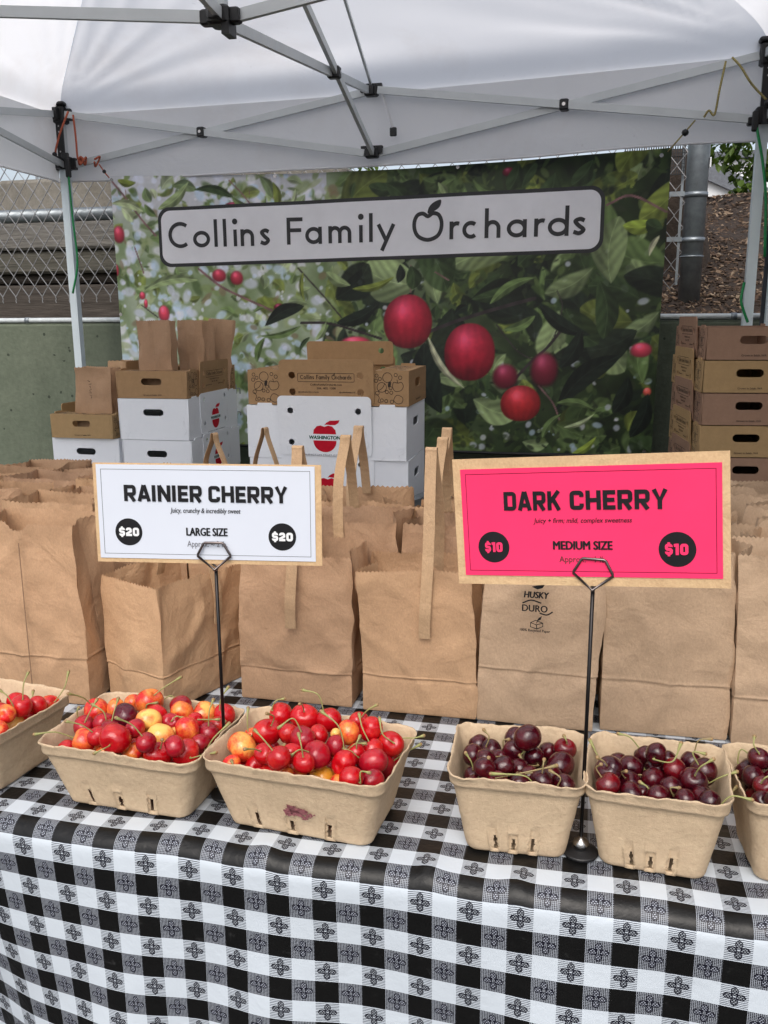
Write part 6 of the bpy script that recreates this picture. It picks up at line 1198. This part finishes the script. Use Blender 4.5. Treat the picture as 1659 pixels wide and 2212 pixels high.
# ---------------------------------------------------------------- heavy block letters for the cards
BLKW = {'R': .64, 'A': .68, 'I': .22, 'N': .68, 'E': .54, 'C': .62, 'H': .66, 'Y': .66, 'D': .64, 'K': .66, '$': .58, '2': .58, '0': .62, '1': .36, ' ': .30}
def block_text(ink, s, x0, x1, z0, z1, wt=.215, gap=.085):
    tot = sum(BLKW[c] for c in s)+gap*(len(s)-1); H = z1-z0; k = (x1-x0)/tot; w = wt*H*.5+wt*k*.5; h = w/2; x = x0
    for c in s:
        W = BLKW[c]*k; a, b = x+h, x+W-h; m = (a+b)/2; t, g = z1-h, z0+h; r_ = min(h*1.1, (b-a)*.45)
        S = lambda p, cl=False: ink.stroke(p, w, cl)
        def rnd_(xa, xb, za, zb, corners):
            P = []
            for q, (cx, cz, a0) in enumerate(((xb-r_, za+r_, -90), (xb-r_, zb-r_, 0), (xa+r_, zb-r_, 90), (xa+r_, za+r_, 180))):
                if q in corners: P += arc(cx, cz, r_, r_, a0, a0+90, 4)
                else: P.append(((xb, xb, xa, xa)[q], (za, zb, zb, za)[q]))
            return P
        if c in 'RDIENHK' : S([(a, z0), (a, z1)])
        if c == 'R': P = rnd_(a, b, z0+H*.43, t, (0, 1)); S([(a, z0+H*.43)]+P[:-2]+[(a, t)]); S([(a+(b-a)*.45, z0+H*.43), (b+h*.05, z0)])
        elif c == 'D': P = rnd_(a, b, g, t, (0, 1)); S([(a, g)]+P[:-2]+[(a, t)])
        elif c == 'A': ink.fill([(x-.02*k, z0), (x+w*1.02, z0), (x+W*.5, z1-H*.30), (x+W-w*1.02, z0), (x+W+.02*k, z0), (x+W*.5+w*.55, z1), (x+W*.5-w*.55, z1)]) if 0 else (S([(a-h*.15, z0), (m-h*.15, z1)]), S([(b+h*.15, z0), (m+h*.15, z1)]), S([(a+(m-a)*.3, z0+H*.27), (b-(b-m)*.3, z0+H*.27)]))
        elif c == 'E':
            for zz in (g, (z0+z1)/2, t): S([(a, zz), (x+W-(h*.4 if zz not in (g, t) else 0), zz)])
        elif c == 'N': S([(b, z0), (b, z1)]); S([(a, z1-h*.2), (b, z0+h*.2)])
        elif c == 'H': S([(b, z0), (b, z1)]); S([(a, (z0+z1)/2), (b, (z0+z1)/2)])
        elif c == 'K': S([(a+h*.4, z0+H*.42), (b, z1)]); S([(a+(b-a)*.42, z0+H*.56), (b+h*.1, z0)])
        elif c == 'Y': S([(a-h*.1, z1), (m, z0+H*.42), (b+h*.1, z1)]); S([(m, z0), (m, z0+H*.48)])
        elif c == 'C': P = rnd_(a, b, g, t, (0, 1, 2, 3)); n5 = 5; S([(b, z0+H*.33)]+P[0:5][::-1]+P[15:20][::-1]+P[10:15][::-1]+P[5:10][::-1]+[(b, z0+H*.67)])
        elif c == '0': S(rnd_(a, b, g, t, (0, 1, 2, 3)), True)
        elif c == '1': S([(b, z0), (b, z1)]); S([(a-h, t-h*.2), (b, t)])
        elif c == '2': S([(a, z1-H*.34)]+arc(a+r_, t-r_, r_, r_, 180, 90, 4)+arc(b-r_, t-r_, r_, r_, 90, 0, 4)+[(b, z0+H*.55), (a, z0+H*.30), (a, g), (x+W, g)])
        elif c == '$':
            mz = (z0+z1)/2; q = r_*.9
            S([(b, z1-H*.30)]+arc(b-q, t-q, q, q, 0, 90, 3)+arc(a+q, t-q, q, q, 90, 180, 3)+arc(a+q, mz+q, q, q, 180, 270, 3)+arc(b-q, mz-q, q, q, 90, 0, 3)+arc(b-q, g+q, q, q, 0, -90, 3)+arc(a+q, g+q, q, q, 270, 180, 3)+[(a, z0+H*.30)])
            ink.stroke([(m, z1), (m, z1+H*.12)], w*.8); ink.stroke([(m, z0), (m, z0-H*.12)], w*.8)
        x += W+gap*k

# ---------------------------------------------------------------- signs on wire stands
def sign_stand(x, y, zl, label, lean=(0, 0), s=1, twist=0):
    e = empty('sign_stand', (x, y, TZ), 0, label, 'sign stand', 'wire card stands')
    MB().lathe([(.0185, 0), (.0195, .0015), (.0195, .0030), (.0185, .004), (.010, .0075), (.004, .008)], n=32).build('base', M_BLACKPL, e, smooth=False)
    MB().lathe([(.003, .007), (.0078, .009), (.0092, .0125), (.0078, .016), (.004, .0185), (.0024, .021)], n=16).build('knob', M_STEEL, e, smooth=True)
    H = zl-TZ; MB().tube([(0, 0, .018), (lean[0]*.5, lean[1]*.5, H*.5), (lean[0], lean[1], H)], .0021, 10).build('rod', M_BLACKMETAL, e, smooth=True)
    hexa = [(0, 0), (.0195, .0165), (.0190, .0185), (.0118, .0315), (.0100, .0325), (-.0100, .0325), (-.0118, .0315), (-.0190, .0185), (-.0195, .0165)]
    ct, sn = math.cos(twist), math.sin(twist)
    for dy, nm in ((-.0052, 'front_loop'), (.0052, 'rear_loop')):
        MB().tube([(lean[0]+a*s*ct-dy*sn*0-(dy*sn), lean[1]+a*s*sn+dy*ct, H+b_*s) for a, b_ in hexa], .0015, 8, closed=True).build('clip_loop', M_WIRE, e, smooth=True)
    MB().tube([(lean[0]-.0*s, lean[1]-.0052, H+.0005), (lean[0], lean[1], H-.002), (lean[0], lean[1]+.0052, H+.0005)], .0019, 8).build('loop_joint', M_WIRE, e, smooth=True)
    return e
def card(name, loc, rot, label, bw, bh, paper, pbox, paper_mat, ink_mat, items, th=.0012):
    e = empty(name, loc, 0, label, 'price sign', 'cherry price signs'); e.rotation_euler = rot
    MB().box((0, 0, 0), (bw, th, bh)).build('backing_card', M_BACKING, e)
    x0, x1, z0, z1 = pbox; w, h = x1-x0, z1-z0
    P = [(-w/2, -h/2), (w/2, -h/2), (w/2, h/2), (-w/2, h/2)]; b = MB(); b.box((0, 0, 0), (w, .0004, h)); pp = link('paper', mesh('paper', b.v, b.f, mat=paper_mat), e, ((x0+x1)/2, -th/2-.0007, (z0+z1)/2), (0, R(items['tilt']), 0))
    ik = Ink(); ins = items['border']; ik.stroke([(-w/2+ins, -h/2+ins), (w/2-ins, -h/2+ins), (w/2-ins, h/2-ins), (-w/2+ins, h/2-ins)], items['bw'], True); ik.build('border_line', items['bmat'], pp, (0, -.00035, 0))
    for s_, u0, u1, v0, v1, bold, sh, m in items['text']:
        if all(ch in BLKW for ch in s_) and sh == 0:
            ik = Ink(); block_text(ik, s_, -w/2+w*u0, -w/2+w*u1, h/2-h*v1, h/2-h*v0, .25 if s_[0] == '$' else .205); ik.build('lettering', m, pp, (0, -.0010, 0)); continue
        link('lettering', text_mesh('lettering', s_, (-w/2+w*u0, -w/2+w*u1, h/2-h*v1, h/2-h*v0), m, bold, sh), pp, (0, -.0008, 0))
    for u, v, r_ in items['disc']:
        ik = Ink(); ik.fill(circ(-w/2+w*u, h/2-h*v, r_*h, 40)); ik.build('price_disc', ink_mat, pp, (0, -.00045, 0))
    return e
WT = {'tilt': 0, 'border': .0055, 'bw': .00045, 'bmat': M_INK, 'text': [
    ('RAINIER', .126, .486, .212, .385, .045, 0, M_INK), ('CHERRY', .516, .876, .212, .385, .045, 0, M_INK),
    ('Juicy, crunchy & incredibly sweet', .337, .661, .446, .500, .012, .18, M_INK), ('LARGE SIZE', .407, .599, .655, .742, .05, 0, M_INK), ('Approx. ~ 2 lb.', .410, .596, .795, .862, 0, 0, M_INK_L),
    ('$20', .094, .188, .668, .760, .06, 0, M_WHITE_INK), ('$20', .802, .898, .694, .786, .06, 0, M_WHITE_INK)], 'disc': [(.139, .716, .146), (.849, .742, .146)]}
PT = {'tilt': 0, 'border': .0055, 'bw': .00055, 'bmat': M_DARK_RED_INK, 'text': [
    ('DARK', .1755, .404, .215, .388, .05, 0, M_INK), ('CHERRY', .439, .807, .215, .388, .05, 0, M_INK),
    ('Juicy + firm; mild, complex sweetness', .2925, .674, .458, .504, .012, .2, M_INK), ('MEDIUM SIZE', .366, .599, .668, .748, .06, 0, M_INK), ('Approx. ~1 lb.', .390, .575, .806, .865, 0, 0, M_INK_G),
    ('$10', .089, .162, .683, .775, .06, 0, M_PAPER_P), ('$10', .793, .878, .693, .793, .06, 0, M_PAPER_P)], 'disc': [(.125, .730, .146), (.838, .745, .155)]}
SIGN_W = (-.4235, .0925, 1.119); SIGN_P = (.0035, .063, 1.137)
sign_stand(-.416, .092, 1.054, 'black wire stand holding the white sign between the red cherry baskets', twist=R(8.5))
card('rainier_cherry_sign', SIGN_W, (R(-2), R(.25), R(8.5)), 'white card sign reading RAINIER CHERRY, $20, on a brown backing', .267, .1175, None, (-.1293, .1262, -.0537, .0570), M_PAPER_W, M_INK, WT)
sign_stand(.0135, .063, 1.066, 'black wire stand holding the pink sign between the dark cherry baskets', s=1.02, twist=R(-7))
card('dark_cherry_sign', SIGN_P, (R(-2), R(-4.6), R(-7)), 'bright pink card sign reading DARK CHERRY, $10, on a brown backing', .2735, .1345, None, (-.1285, .1295, -.0575, .0565), M_PAPER_P, M_INK, PT)
